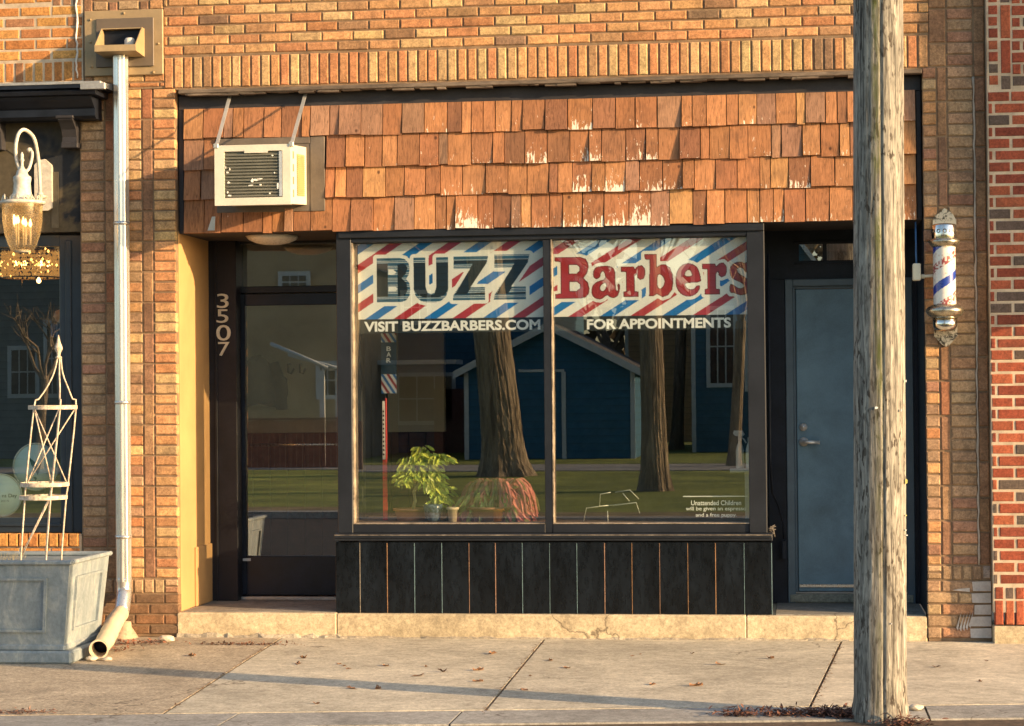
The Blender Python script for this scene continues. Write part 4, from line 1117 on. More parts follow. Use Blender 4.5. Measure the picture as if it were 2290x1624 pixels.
# scroll arm in the plane towards the wall
yw0 = .028
def ap(px, py, t): # t: 0 at lantern plane, 1 at wall
    y = YLn+(yw0-.03-YLn)*t; return P(px, py, y)
q = MB()
pts = [ap(57,417,.45)]
arm = [(78,482*.8945,.62),(80,420,.62)]
path = [(90,478,.70),(90,430,.70),(88,385,.66),(84,345,.58),(76,310,.45),(62,294,.28),(50,291,.18),(40,303,.10),(35,330,.06),(37,358,.04),(45,380,.01),(54,385,.0),(64,378,.05),(70,360,.10),(72,342,.14),(66,336,.16)]
cr = [ap(a, b, t) for a, b, t in path]
def catmull(p, n=6):
    o = []
    for i in range(len(p)-1):
        a, b, c, d = p[max(i-1,0)], p[i], p[i+1], p[min(i+2, len(p)-1)]
        for k in range(n):
            t = k/n; o.append(.5*((2*b)+(c-a)*t+(2*a-5*b+4*c-d)*t*t+(3*b-3*c+d-a)*t**3))
    return o+[p[-1]]
cs = catmull(cr); nn = len(cs)
q.tube(cs, [.013-.004*abs(i/nn-.3) for i in range(nn)], 12)
e = cs[-1]; bmx = bmesh.new(); bmesh.ops.create_uvsphere(bmx, u_segments=14, v_segments=8, radius=.018, matrix=Matrix.Translation(e)); q.smooth = True; q.bm(bmx)
bmx = bmesh.new(); bmesh.ops.create_uvsphere(bmx, u_segments=14, v_segments=8, radius=.022, matrix=Matrix.Translation(ap(90,435,.70))); q.bm(bmx)
q.tube([ap(90,440,.70), P(103,440,yw0-.02)], .01, 8)
q.build('scroll_arm', M_AW, ln)
q = MB(); bxa, bxb = X(96,440,yw0-.02), X(106,440,yw0-.02); bc = (bxa+bxb)/2
zt2, zb2_ = Z(100,360,yw0), Z(100,472,yw0)
q.prism([(bc-.075,zt2-.03),(bc-.045,zt2),(bc+.0,zt2+.01),(bc+.045,zt2-.03),(bc+.05,zt2-.05),(bc+.05,zb2_+.02),(bc+.02,zb2_),(bc-.05,zb2_),(bc-.075,zb2_+.02)], 'y', yw0-.028, yw0+.004)
q.build('back_plate', M_AW, ln)
random.seed(2)
for k, (dx, dy) in enumerate(((-.045,.0),(-.015,-.04),(.03,-.02),(.045,.03),(-.01,.045))):
    q = MB(); z = lz(505)+random.uniform(-.01,.012); q.tube([(lx+dx,YLn+dy,lz(548)),(lx+dx,YLn+dy,z)], .008, 8); q.build('candle', M_AW, ln)
    q = MB(); q.lathe([(.003,z),(.011,z+.012),(.012,z+.022),(.007,z+.04),(.001,z+.058)], lx+dx, YLn+dy, 12); q.build('bulb', M_BULB, ln)

# ---- planter
pyf = -1.42; M_LEAD = None
def lead_mat():
    m, nt, b = nodes('weathered_lead'); v = coords(nt, (1,1,.45))
    n1 = noise(nt, v, 8, 8, .75, .9); n2 = noise(nt, coords(nt), 40, 5, .7)
    c = ramp(nt, n1, [(.28, (.13,.17,.19)), (.5, (.22,.26,.28)), (.80, (.45,.46,.41))])
    c = mix(nt, 1.0, c, ramp(nt, n2, [(.3,.8),(.7,1.1)]), 'MULTIPLY')
    L(nt, c, b.inputs['Base Color']); b.inputs['Roughness'].default_value = .65; b.inputs['Metallic'].default_value = .1; bump(nt, b, n2, .2, .003); return m
M_LEAD = lead_mat()
gpt = G(166,1488); pY = gpt.y; rimz = Z(157,1254,pY+.02); xR = P(157,1262,pY+.0).x
S = .84
pl = thing('planter', (xR-S/2, pY+S/2, 0), 'square weathered lead planter box with recessed panels on the pavement left', 'planter')
q = MB(); tp_ = .07; x1, x0, y0, y1 = xR, xR-S, pY+.02, pY+S
zb = .115; zt2 = rimz-.03
q.hexa([(x0+tp_,y0+tp_*.8,zb),(x1-tp_,y0+tp_*.8,zb),(x1-tp_,y1-tp_*.8,zb),(x0+tp_,y1-tp_*.8,zb),(x0+.02,y0+.02,zt2),(x1-.02,y0+.02,zt2),(x1-.02,y1-.02,zt2),(x0+.02,y1-.02,zt2)])
q.build('box_body', M_LEAD, pl)
q = MB(); rw = .055
for a in ((x0,x1,y0,y0+rw),(x0,x1,y1-rw,y1),(x0,x0+rw,y0+rw,y1-rw),(x1-rw,x1,y0+rw,y1-rw)): q.box(a[0],a[1],a[2],a[3], rimz-.028, rimz, .008)
q.build('rim', M_LEAD, pl)
q = MB(); q.box(x0+tp_-.01,x1-tp_+.01,y0+tp_*.8-.01,y1-tp_*.8+.01,.075,zb+.006,.012); q.box(x0+tp_-.055,x1-tp_+.055,y0+tp_*.8-.035,y1-tp_*.8+.035,0,.08,.012); q.build('plinth', M_LEAD, pl)
# raised frames of the panels, following the slope
def face_pt(face, u, v, o):
    zz = zb+(zt2-zb)*v; k = tp_*(1-v)+.02*v; ky = tp_*.8*(1-v)+.02*v
    if face == 'f': return (x0+k+(x1-x0-2*k)*u, y0+ky-o, zz)
    return (x1-k+o, y0+ky+(y1-y0-2*ky)*u, zz)
q = MB()
for face in 'fr':
    ua, ub, va, vb = .17, .83, .16, .84; t = .024
    for (u0,u1,v0,v1) in ((ua,ub,va,va+t*1.3),(ua,ub,vb-t*1.3,vb),(ua,ua+t,va+t*1.3,vb-t*1.3),(ub-t,ub,va+t*1.3,vb-t*1.3)):
        a = [face_pt(face,u,v,.016) for u,v in ((u0,v0),(u1,v0),(u1,v1),(u0,v1))]; b = [face_pt(face,u,v,-.004) for u,v in ((u0,v0),(u1,v0),(u1,v1),(u0,v1))]
        q.add(a+b, [(0,1,2,3),(0,4,5,1),(1,5,6,2),(2,6,7,3),(3,7,4,0)])
q.build('panel_moulding', M_LEAD, pl)
q = MB(); nn = 22; vs = [(x0+.05+(x1-x0-.1)*i/nn, y0+.05+(y1-y0-.1)*j/nn, rimz-.05+random.uniform(-.022,.022)) for i in range(nn+1) for j in range(nn+1)]
q.add(vs, [(i*(nn+1)+j,(i+1)*(nn+1)+j,(i+1)*(nn+1)+j+1,i*(nn+1)+j+1) for i in range(nn) for j in range(nn)]); q.build('soil', M_SOIL, pl)
# dry grassy remains at the left of the planter
q = MB()
for k in range(160):
    x = x1-.5-random.random()*.25; y = y0+.12+random.random()*.5; h = random.uniform(.03,.09); dx = random.uniform(-.03,.03)
    v = random.uniform(.6,1.1); q.col = (v,v,v)
    q.add([(x-.002,y,rimz-.05),(x+.002,y,rimz-.05),(x+dx,y+dx,rimz-.05+h)], [(0,1,2)])
q.build('dry_stalks', mat('straw', (.5,.42,.25), .8, attr='Col'), pl)
# ---- trellis
yt = pY+S/2
M_RUST = mat('rusty_cream_iron', (.58,.46,.33), .7, var=.35, vs=40, fine=120, bs=.4, tint=(.66,.55,.42))
tr_ = thing('obelisk_trellis', (P(90,1245,yt).x, yt, rimz-.05), 'leaning rusty cream iron obelisk trellis standing in the lead planter', 'trellis')
def tq(px, py, a, rpx, foot=None):               # a point on a ring of given pixel radius round a measured centre
    c = P(px, py, yt); r = rpx*13.4/4800; return c+Vector((r*math.cos(a), r*math.sin(a), 0))
cent = [(132,800,4),(129,835,11),(125,870,28),(120,893,42),(118,911,52),(100,1083,52),(97,1112,51),(88,1236,50)]
NL = 5
for k in range(NL):
    a = 2*PI*k/NL+.35
    pts = [tq(px, py, a, r) for px, py, r in cent]; pts.append(pts[-1]+Vector((0,0,-.06)))
    q = MB(); q.tube(catmull(pts, 3), .0055, 6); q.build('leg', M_RUST, tr_)
for i in (4, 5, 6):
    q = MB(); px, py, r = cent[i]
    n = 40; inn = []; 
    for k in range(n):
        a = 2*PI*k/n
        for dr, dzz in ((.003,-.013),(.003,.013),(-.003,.013),(-.003,-.013)):
            c = P(px, py, yt); rad = r*13.4/4800+.006+dr; inn.append(c+Vector((rad*math.cos(a), rad*math.sin(a), dzz)))
    q.add(inn, [(k*4+j, ((k+1) % n)*4+j, ((k+1) % n)*4+(j+1) % 4, k*4+(j+1) % 4) for k in range(n) for j in range(4)]); q.build('hoop', M_RUST, tr_)
q = MB()
for k, dk in ((0,2),(2,-2),(3,1),(1,2)):
    a = 2*PI*k/NL+.35; b = 2*PI*(k+dk)/NL+.35
    q.tube([tq(118,911,a,52), tq(100,1083,b,50)], .0045, 6)
for k, dk in ((1,1),(4,-1)):
    a = 2*PI*k/NL+.35; b = 2*PI*(k+dk)/NL+.35
    q.tube([tq(97,1112,a,50), tq(88,1240,b,48)], .0045, 6)
q.build('cross_brace', M_RUST, tr_)
q = MB(); fc = P(131,800,yt); s = 13.4/4800
q.lathe([(.004,fc.z-.01),(.020,fc.z-.005),(.022,fc.z+.004),(.011,fc.z+.012),(.013,fc.z+.03),(.026,fc.z+.055),(.022,fc.z+.075),(.012,fc.z+.10),(.003,fc.z+.145)], fc.x, fc.y, 16); q.build('finial', M_RUST, tr_)

# ---- downspout
M_GALV = mat('galvanised_steel', (.66,.65,.61), .3, metal=.8, var=.04, vs=4, fine=12, bs=0, stretch=(3,3,.3))
yd = -.078; dsx = X(273,700,yd); dr_ = .053
ds = thing('downspout', (dsx, yd, 0), 'shiny galvanised downspout with a beige plastic elbow at its foot', 'downspout')
q = MB(); n = 40; vs = []; zlist = [Z(273,1300,yd)]+list(np.linspace(Z(273,1290,yd), Z(273,126,yd), 14))
for z in zlist:
    for k in range(n):
        a = 2*PI*k/n; r = dr_*(1+.05*math.cos(a*8)); vs.append((dsx+r*math.cos(a), yd+r*math.sin(a), z))
q.smooth = True; q.add(vs, [(i*n+k,i*n+(k+1) % n,(i+1)*n+(k+1) % n,(i+1)*n+k) for i in range(len(zlist)-1) for k in range(n)]); q.build('pipe', M_GALV, ds)
e0 = Vector((dsx, yd, Z(273,1300,yd))); e3 = P(224,1458,yd-.62)
# elbow swings down, left and towards the street
e1 = P(284,1345,yd-.02); e2 = P(272,1368,yd-.09)
q = MB(); q.tube(catmull([e0+Vector((0,0,.03)), e0+Vector((.0,0,-.06)), e1+Vector((-.02,-.01,.03)), e2], 4), .052, 24); q.build('elbow', M_GALV, ds)
end = G(221,1452,.07)
cc_ = catmull([e2+(e2-end)*-.06, e2.lerp(end,.35)+Vector((0,0,.01)), e2.lerp(end,.7)+Vector((0,0,-.01)), end], 10)
M_PVC = mat('beige_plastic', (.62,.50,.34), .55, var=.08, vs=12)
q = MB(); rs = [.056+.004*(1 if (i % 4) < 2 and 8 < i < 22 else 0) for i in range(len(cc_))]; rs[-1] = .062
q.tube(cc_, rs, 24, caps=False); d_ = (cc_[-1]-cc_[-2]).normalized()
q.tube([cc_[-1]+d_*.002, cc_[-1]-d_*.25], [.051,.048], 24, caps=False)
n = 24
a_ = d_.orthogonal().normalized(); b_ = d_.cross(a_)
ring = [cc_[-1]+d_*.002+(a_*math.cos(2*PI*k/n)+b_*math.sin(2*PI*k/n))*r for r in (.062,.051) for k in range(n)]
q.add(ring, [(k,(k+1) % n,n+(k+1) % n,n+k) for k in range(n)]); q.build('outlet_pipe', M_PVC, ds)
q = MB(); q.tube([cc_[-1]-d_*.14, cc_[-1]-d_*.2], .05, 20); q.build('pipe_dark_plug', M_BLACK, ds)  # black plug set in the pipe to stand for the dark inside
for z in (Z(273,500,yd), Z(273,900,yd), Z(273,1200,yd)):
    q = MB(); q.tube([(dsx,yd,z-.012),(dsx,yd,z+.012)], .0575, 28); q.box(dsx-.02, dsx+.02, yd+.05, -.001, z-.01, z+.01); q.build('pipe_strap', M_GALV, ds)

# ---- vent hood
vt = thing('vent_hood', (X(278,170), 0, Z(278,170)), 'brown square metal vent hood on a bolted plate above the downspout', 'vent')
M_TANM = mat('tan_metal', (.34,.245,.13), .6, var=.12, vs=5, metal=.1)
q = MB(); q.box(X(191,100), X(366,100), -.022, .004, Z(278,170), Z(278,24), .004); q.build('mounting_plate', M_TANM, vt)
q = MB(); q.box(X(215,100,-.03), X(344,100,-.03), -.036, -.022, Z(278,150,-.03), Z(278,41,-.03), .004); q.build('backing_plate', mat('brown_metal', (.13,.10,.07), .6, var=.1), vt)
hx0, hx1 = X(232,100,-.04), X(323,100,-.04); hz1, hz0 = Z(300,65,-.04), Z(300,128,-.04)
yf = -.24; t = .006
M_HOOD = mat('hood_metal', (.40,.29,.15), .5, var=.12, metal=.1)
q = MB()
# side profile: (y, z) top back -> top front -> lip -> bottom back
tf_ = (-.09, hz1); lp = (yf, hz0+.055); lb = (yf, hz0+.012); bb = (-.037, hz0)
for xx in (hx0, hx1-t): q.prism([(-.037, hz1), tf_, lp, lb, bb], 'x', xx, xx+t)
q.prism([(-.037,hz1),(-.037,hz1-t),(-.09,hz1-t),(-.09,hz1)], 'x', hx0+t, hx1-t)
q.prism([bb,(-.037,hz0+t),(yf+t,hz0+.012+t),(yf+t,hz0+.055),(yf,hz0+.055),lb], 'x', hx0+t, hx1-t)
q.build('hood', M_HOOD, vt)
q = MB(); q.box(hx0+.008, hx1-.008, -.05, -.038, hz0+.008, hz1-.008); q.build('duct_dark_slab', M_BLACK, vt)  # black slab standing in for the shade inside the hood
q = MB(); vx = X(291,97,-.12); q.lathe([(.02,hz0+.012),(.034,hz0+.02),(.036,hz0+.10),(.028,hz0+.115),(.0,hz0+.118)], vx, -.13, 18)
q.build('valve_cap', mat('chalky_white', (.62,.58,.5), .7, var=.15), vt)
for px, py in ((202,45),(202,95),(277,30),(354,98),(343,162),(205,150)):
    q = MB(); c = P(px,py,-.022); q.lathe([(.0,0)], 0, 0, 3, cap=False); q = MB(); disc(q, c.x, c.z, -.028, -.021, .009, 8); q.build('bolt', M_TANM, vt)

# ---- air conditioner
AY = -.46
def ac(px, py, y=AY): return P(px, py, y)
acn = thing('air_conditioner', (X(585,460,-.2), .06, Z(585,460,-.2)), 'cream window air conditioner tilted through the shingles, hung on two metal arms', 'air conditioner')
M_CREAM = mat('cream_enamel', (.66,.62,.50), .4, var=.08, vs=5)
q = MB(); q.box(acx0+.01, acx1-.002, .035, .055, acz0+.005, acz1-.005, .003); 
q.box(acx1-.10, acx1-.002, .03, .036, acz0+.005, acz1-.005, .002); q.box(acx0+.01, acx1-.105, .028, .036, acz1-.05, acz1-.005, .002)
q.build('opening_board', mat('taupe_board', (.13,.105,.08), .7, var=.2), acn)
fl_, fr_ = ac(481,400).x, ac(648,400).x
ft, fb = ac(560,324).z, ac(560,459).z
yb2_ = .03; rise = .035                           # the body climbs towards the wall
def acbox(mb, x0, x1, y0, y1, z0, z1):
    def r(y): return rise*(y-AY)/(yb2_-AY)
    mb.hexa([(x0,y0,z0+r(y0)),(x1,y0,z0+r(y0)),(x1,y1,z0+r(y1)),(x0,y1,z0+r(y1)),(x0,y0,z1+r(y0)),(x1,y0,z1+r(y0)),(x1,y1,z1+r(y1)),(x0,y1,z1+r(y1))])
q = MB()
fw = .032
acbox(q, fl_, fr_, AY+.03, yb2_, fb+.004, ft-.004)
acbox(q, fl_-.004, fr_+.004, AY, AY+.029, ft-.042, ft); acbox(q, fl_-.004, fr_+.004, AY, AY+.029, fb, fb+.05)
acbox(q, fl_-.004, fl_+.062, AY, AY+.029, fb+.05, ft-.042); acbox(q, fr_-.05, fr_+.004, AY, AY+.029, fb+.05, ft-.042)
acbox(q, fl_+.20, fl_+.36, AY-.003, AY-.0005, ft-.055, ft-.036)
q.build('housing', M_CREAM, acn)
q = MB(); gx0, gx1, gz0_, gz1_ = fl_+.063, fr_-.051, fb+.051, ft-.043
acbox(q, gx0, gx1, AY+.018, AY+.028, gz0_, gz1_)
z = gz0_+.006
while z < gz1_-.008: acbox(q, gx0+.002, gx1-.002, AY+.006, AY+.02, z, z+.009); z += .021
o_gr = q.build('grille', mat('dark_fins', (.17,.165,.125), .6, metal=.2, var=.15), acn)
q = MB(); random.seed(6)
for (u, v, a, b) in ((.05,.55,.02,.012),(.09,.62,.008,.02),(.07,.33,.018,.014),(.05,.12,.012,.018),(.08,.05,.03,.014),(.55,.38,.055,.016),(.48,.36,.02,.03),(.45,.26,.035,.010),(.62,.27,.02,.01),(.92,.25,.02,.05),(.78,.08,.014,.012),(.83,.9,.012,.012),(.86,.52,.01,.012),(.02,.66,.008,.02),(.6,.40,.05,.01)):
    cx_, cz_ = gx0+u*(gx1-gx0), gz0_+v*(gz1_-gz0_); n = 8
    pts = [(cx_+a*.5*math.cos(2*PI*k/n)*random.uniform(.6,1.2), cz_+b*.5*math.sin(2*PI*k/n)*random.uniform(.6,1.2)) for k in range(n)]
    q.prism(pts, 'y', AY+.003, AY+.0085)
q.build('bird_dropping', mat('droppings', (.8,.78,.7), .8, var=.05), o_gr)
q = MB(); acbox(q, gx1-.022, gx1-.002, AY+.001, AY+.018, gz0_+.004, gz1_-.004); q.build('side_strip', mat('pale_blue_plastic', (.42,.47,.5), .5), acn)
q = MB()                                          # louvres of the sunny side
acbox(q, fr_-.003, fr_+.004, AY+.20, yb2_-.08, fb+.06, ft-.06)
z = fb+.065
while z < ft-.07: acbox(q, fr_+.001, fr_+.009, AY+.20, yb2_-.08, z, z+.006); z += .013
q.build('side_louvre', mat('tan_louvre', (.45,.33,.14), .6), acn)
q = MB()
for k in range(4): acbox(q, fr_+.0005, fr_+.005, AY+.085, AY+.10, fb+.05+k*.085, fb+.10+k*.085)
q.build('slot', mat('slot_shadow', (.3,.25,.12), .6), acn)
for (tx, ty, bx_, by) in ((515,211,484,326),(684,206,652,322)):
    q = MB(); a = P(tx, ty, .064); b = P(bx_, by, AY+.015); w = .012
    dz_ = Vector((w,0,0)); 
    q.hexa([b-dz_+Vector((0,-.003,0)), b+dz_+Vector((0,-.003,0)), b+dz_+Vector((0,.003,0)), b-dz_+Vector((0,.003,0)), a-dz_+Vector((0,-.003,0)), a+dz_+Vector((0,-.003,0)), a+dz_+Vector((0,.003,0)), a-dz_+Vector((0,.003,0))])
    disc(q, a.x, a.z-.005, .056, .069, .009, 8)
    q.box(b.x-.016, b.x+.016, AY-.006, AY+.02, b.z-.02, b.z+.012, .003)
    q.build('support_arm', mat('grey_zinc', (.50,.50,.46), .5, metal=.5, var=.15), acn)
q = MB(); a = P(472,500,.04); q.prism([(a.x-.02,a.z-.05),(a.x+.03,a.z-.05),(a.x+.035,a.z+.045),(a.x+.012,a.z+.045)], 'y', .018, .024); q.build('metal_tab', mat('grey_zinc', (0,0,0)), acn)

# ---- barber pole
yb = -.15; bc = P(2111, 600, yb); bX = bc.x
def bz_(py): return Z(2111, py, yb)
bpz = thing('barber_pole', (bX, 0, bz_(775)), 'chrome barber pole with blue and faded red stripes mounted on the brown pilaster', 'barber pole')
M_CHR = mat('worn_chrome', (.80,.76,.66), .16, metal=1, var=.15, vs=30, fine=60, bs=.1)
M_CHR2 = mat('aged_nickel', (.52,.46,.34), .3, metal=.9, var=.3, vs=25, bs=.1)
k_ = 14.2/4800
q = MB(); q.lathe([(26*k_*.98,bz_(541)),(27*k_,bz_(536)),(27*k_,bz_(506)),(24*k_,bz_(502)),(10*k_,bz_(500)),(0,bz_(500))], bX, yb, 36); o_cap = q.build('top_cap', M_CHR, bpz)
q = MB()
for k in range(12):
    a = 2*PI*k/12; x, y = bX+27.3*k_*math.cos(a), yb+27.3*k_*math.sin(a); z = bz_(518)
    d = Vector((math.cos(a), math.sin(a), 0)); t2 = Vector((-d.y, d.x, 0))
    q.tube([Vector((x,y,z))+t2*(.011*math.cos(2*PI*j/10))+Vector((0,0,.011*math.sin(2*PI*j/10))) for j in range(10)], .003, 5, closed=True)
q.build('cap_ornament', mat('dark_chrome', (.12,.10,.08), .4, metal=.8), o_cap)
q = MB(); q.lathe([(25*k_,bz_(553)),(30*k_,bz_(550)),(34*k_,bz_(543)),(34*k_,bz_(538)),(27*k_,bz_(534))], bX, yb, 36); q.build('upper_collar', M_CHR2, bpz)
q = MB(); q.lathe([(26*k_,bz_(712)),(36*k_,bz_(706)),(41*k_,bz_(698)),(41*k_,bz_(692)),(35*k_,bz_(686)),(25*k_,bz_(681))], bX, yb, 36); q.build('lower_collar', M_CHR2, bpz)
q = MB(); q.lathe([(0,bz_(742)),(14*k_,bz_(741)),(22*k_,bz_(738)),(26*k_,bz_(731)),(27*k_,bz_(712))], bX, yb, 36); q.build('bottom_cap', M_CHR, bpz)
# striped cylinder
q = MB(); n = 96; m_ = 110; z0_, z1_ = bz_(683), bz_(551); r = 24.5*k_; random.seed(9)
vs = []; cols = []
wear = RNG.random((40, 40))
for i in range(m_):
    z = z0_+(z1_-z0_)*i/(m_-1)
    for k in range(n):
        a = 2*PI*k/n; vs.append((bX+r*math.cos(a), yb+r*math.sin(a), z))
        # helix climbing to the right as seen from the street; the front is at a = -90 deg
        u = ((a+PI/2+PI) % (2*PI))-PI
        h = (z-z0_)-u*r*.6; per = .27; ph = (h+.012) % per
        wn = wear[(i//3) % 40, (k*40//n) % 40]; c = (.74,.72,.66)
        if .132 < ph < .190: c = (.015,.05,.33)
        elif ph < .054: c = (.30,.06,.06) if wn > .42 else (.68,.58,.52)
        if c[2] > .5 and wn > .93: c = (.6,.5,.42)
        cols.append(c)
q.smooth = True; q.v = vs; q.c = cols; q.w = [0]*len(vs)
q.f = [(i*n+k,i*n+(k+1) % n,(i+1)*n+(k+1) % n,(i+1)*n+k) for i in range(m_-1) for k in range(n)]; q.sm = [True]*len(q.f)
q.build('striped_cylinder', mat('enamel_stripes', (.95,.95,.95), .3, var=.05, bs=0, attr='Col', coat=.5), bpz)
def aged_plate():
    m, nt, b = nodes('aged_plate'); n1 = noise(nt, coords(nt), 22, 5, .7, 1.5)
    c = ramp(nt, n1, [(.42,(.06,.045,.03)),(.52,(.62,.52,.38))]); L(nt, c, b.inputs['Base Color']); b.inputs['Metallic'].default_value = .5; b.inputs['Roughness'].default_value = .35; return m
M_PL = aged_plate()
q = MB(); pc = X(2111,490,-.01); w = .075
zt3, zb3 = Z(2111,466,-.01), Z(2111,520,-.01)
q.prism([(pc-w,zb3),(pc+w,zb3),(pc+w,zb3+.08),(pc+w*.75,zb3+.115),(pc+.03,zt3-.02),(pc,zt3),(pc-.03,zt3-.03),(pc-w*.8,zb3+.11),(pc-w,zb3+.08)], 'y', -.022, -.002)
q.box(pc-.03, pc+.03, yb, -.003, bz_(530), bz_(510)); q.build('top_bracket', M_PL, bpz)
q = MB(); zt3, zb3 = Z(2111,735,-.01), Z(2111,776,-.01)
q.prism([(pc,zb3),(pc+.02,zb3+.01),(pc+w,zb3+.07),(pc+w,zt3+.03),(pc-w,zt3+.03),(pc-w,zb3+.07),(pc-.02,zb3+.01)], 'y', -.022, -.002)
q.box(pc-.03, pc+.03, yb, -.003, bz_(736), bz_(718)); q.build('bottom_bracket', M_PL, bpz)
q = MB(); jx_ = X(2049,620,-.06); q.box(jx_-.026, jx_+.026, -.10, -.03, Z(2049,628,-.06), Z(2049,590,-.06), .006)
q.tube([(jx_+.02,-.07,Z(2049,619,-.06)),(bX-.05,-.11,Z(2049,618,-.06))], .010, 10); q.tube([(jx_+.03,-.07,Z(2049,619,-.06)),(jx_+.05,-.075,Z(2049,619,-.06))], .015, 10); q.build('junction_box', mat('ivory_plastic', (.72,.66,.48), .5, var=.05), bpz)
q = MB(); q.tube([(jx_,-.07,Z(2049,592,-.06)),(jx_-.002,-.05,Z(2049,565,-.06)),(jx_+.003,.02,Z(2049,545,0)),(jx_+.005,.08,2.76)], .006, 6); q.build('cable', mat('blue_cable', (.05,.14,.28), .5), bpz)

# ---- red brick neighbour on the right
rb = thing('brick_building', (XR+1.5, .4, 0), 'right neighbour building of red brick with pale mortar on a concrete base', 'building')
q = MB(); random.seed(44); YR_ = -.10; x0 = XR+.006
def xr_(px): return X(px, 700, YR_)
zr1 = Z(2250,205,YR_); zr0 = Z(2250,1312,YR_); XE = XR+2.6
bond(q, x0, XE, zr0, zr1, .0765, .218, off=x0-.075, pal=RED, y=YR_, g=.013)
stack(q, x0, x0+.075, zr1+.012, ZT, .0765, pal=RED, y=YR_, g=.013); stack(q, x0+.078, x0+.155, zr1+.012, ZT, .23, pal=RED, y=YR_, g=.013)
bond(q, x0+.158, XE, zr1+.012, ZT-.01, .0765, .218, off=x0, pal=RED, y=YR_, g=.013)
soldier(q, x0, XE, Z(2250,1340,YR_), zr0-.004, .066, pal=RED, y=YR_, g=.013); soldier(q, x0, XE, Z(2250,1398,YR_), Z(2250,1343,YR_), .066, pal=RED, y=YR_, g=.013)
o_rw = q.build('brick_wall', M_RBRICK, rb)
q = MB(); q.box(x0-.003, XE, YR_+.004, .3, .2, ZT); q.build('mortar', M_LMORT, o_rw)
q = MB(); q.box(x0-.004, XE, YR_-.012, .3, -.02, Z(2250,1400,YR_), .006); q.build('concrete_base', M_STEP, rb)
# unseen panel on arms, added outside the frame to shade the pilaster
hs = thing('pilaster_shade', (XE-.5, -.8, 2.9), 'tall plain unseen panel added to cast shade on the right pilaster', 'sign')
q = MB(); hX = X(2068,600)+.93/.36; q.box(hX-.03, hX+.03, -.93, -.80, Z(2090,782)+.245*2.66, ZT+1.6, .005); q.build('shade_panel', M_BOARD, hs)
q = MB()
for z in (3.6, 4.9, 6.2): q.tube([(hX,-.80,z),(hX,YR_-.001 if z < ZT else YR_,z)], .012, 8)
q.build('shade_arm', M_BLACK, hs)

# ================================================================== utility pole
up_b = G(1966,1604); uy = up_b.y
def ux(px, py): return X(px, py, uy)
rt, rbm = (ux(2020,50)-ux(1912,50))/2, (ux(2027,1550)-ux(1908,1550))/2
up = thing('utility_pole', (ux(1967,1550), uy, 0), 'weathered grey wooden utility pole with green moss streak and deep crack', 'utility pole')
def pole_mat():
    m, nt, b = nodes('weathered_pole')
    v = coords(nt, (1,1,.07)); n1 = noise(nt, v, 60, 6, .7, .4); n3 = noise(nt, coords(nt, (1,1,.30)), 62, 3, .5, .2)
    n2 = noise(nt, coords(nt, (1,1,.35)), 9, 5, .65, .5)
    c = ramp(nt, n1, [(.34, (.075,.07,.06)), (.5, (.24,.225,.19)), (.66, (.42,.395,.33))])
    c = mix(nt, 1.0, c, ramp(nt, n2, [(.3,.72),(.7,1.12)]), 'MULTIPLY')
    c = mix(nt, mix(nt, 1.0, ramp(nt, n3, [(.53,0.0),(.60,.9)]), ramp(nt, noise(nt, coords(nt, (1,1,.6)), 7, 3, .6), [(.4,.15),(.6,1.0)]), 'MULTIPLY'), c, (.045,.035,.026))
    ck = noise(nt, coords(nt, (1,1,.012)), 55, 3, .5); c = mix(nt, ramp(nt, ck, [(.62,0.0),(.66,.8)]), c, (.03,.025,.02))
    a = N(nt, 'ShaderNodeAttribute'); a.attribute_name = 'peel'
    ms = N(nt, 'ShaderNodeMath'); ms.operation = 'MULTIPLY'; L(nt, a.outputs['Fac'], ms.inputs[0]); L(nt, ramp(nt, n2, [(.3,.45),(.55,1.3)]), ms.inputs[1])
    ms2 = N(nt, 'ShaderNodeMath'); ms2.operation = 'MULTIPLY'; ms2.use_clamp = True; L(nt, ms.outputs[0], ms2.inputs[0]); L(nt, ramp(nt, noise(nt, coords(nt, (1,1,.25)), 16, 5, .7), [(.42,.05),(.6,.85)]), ms2.inputs[1])
    c = mix(nt, ms2.outputs[0], c, (.11,.13,.03))
    L(nt, c, b.inputs['Base Color']); b.inputs['Roughness'].default_value = .92; b.inputs['Specular IOR Level'].default_value = .2
    bump(nt, b, n1, .6, .006); return m
q = MB(); n = 128; m_ = 120; H_ = 8.5; zs_ = np.linspace(-.1, H_, m_)
ang = np.linspace(0, 2*PI, n, endpoint=False)
groove = np.zeros((m_, n)); rr_ = np.random.default_rng(3)
for k in range(70):
    a0 = rr_.random()*2*PI; zc0 = rr_.random()*H_; ln_ = rr_.uniform(.3, 1.6); wd = rr_.uniform(.015,.05); dp = rr_.uniform(.001,.005)
    dd = np.abs((ang-a0+PI) % (2*PI)-PI); groove -= np.outer(np.clip(1-np.abs(zs_-zc0)/ln_, 0, 1), np.exp(-(dd/wd)**2))*dp
ac_ = -PI/2+.10+.03*np.sin(zs_*1.3); dd = np.abs((ang[None,:]-ac_[:,None]+PI) % (2*PI)-PI); groove -= np.exp(-(dd/.035)**2)*.014
groove += rr_.normal(0, .0005, (m_, n))
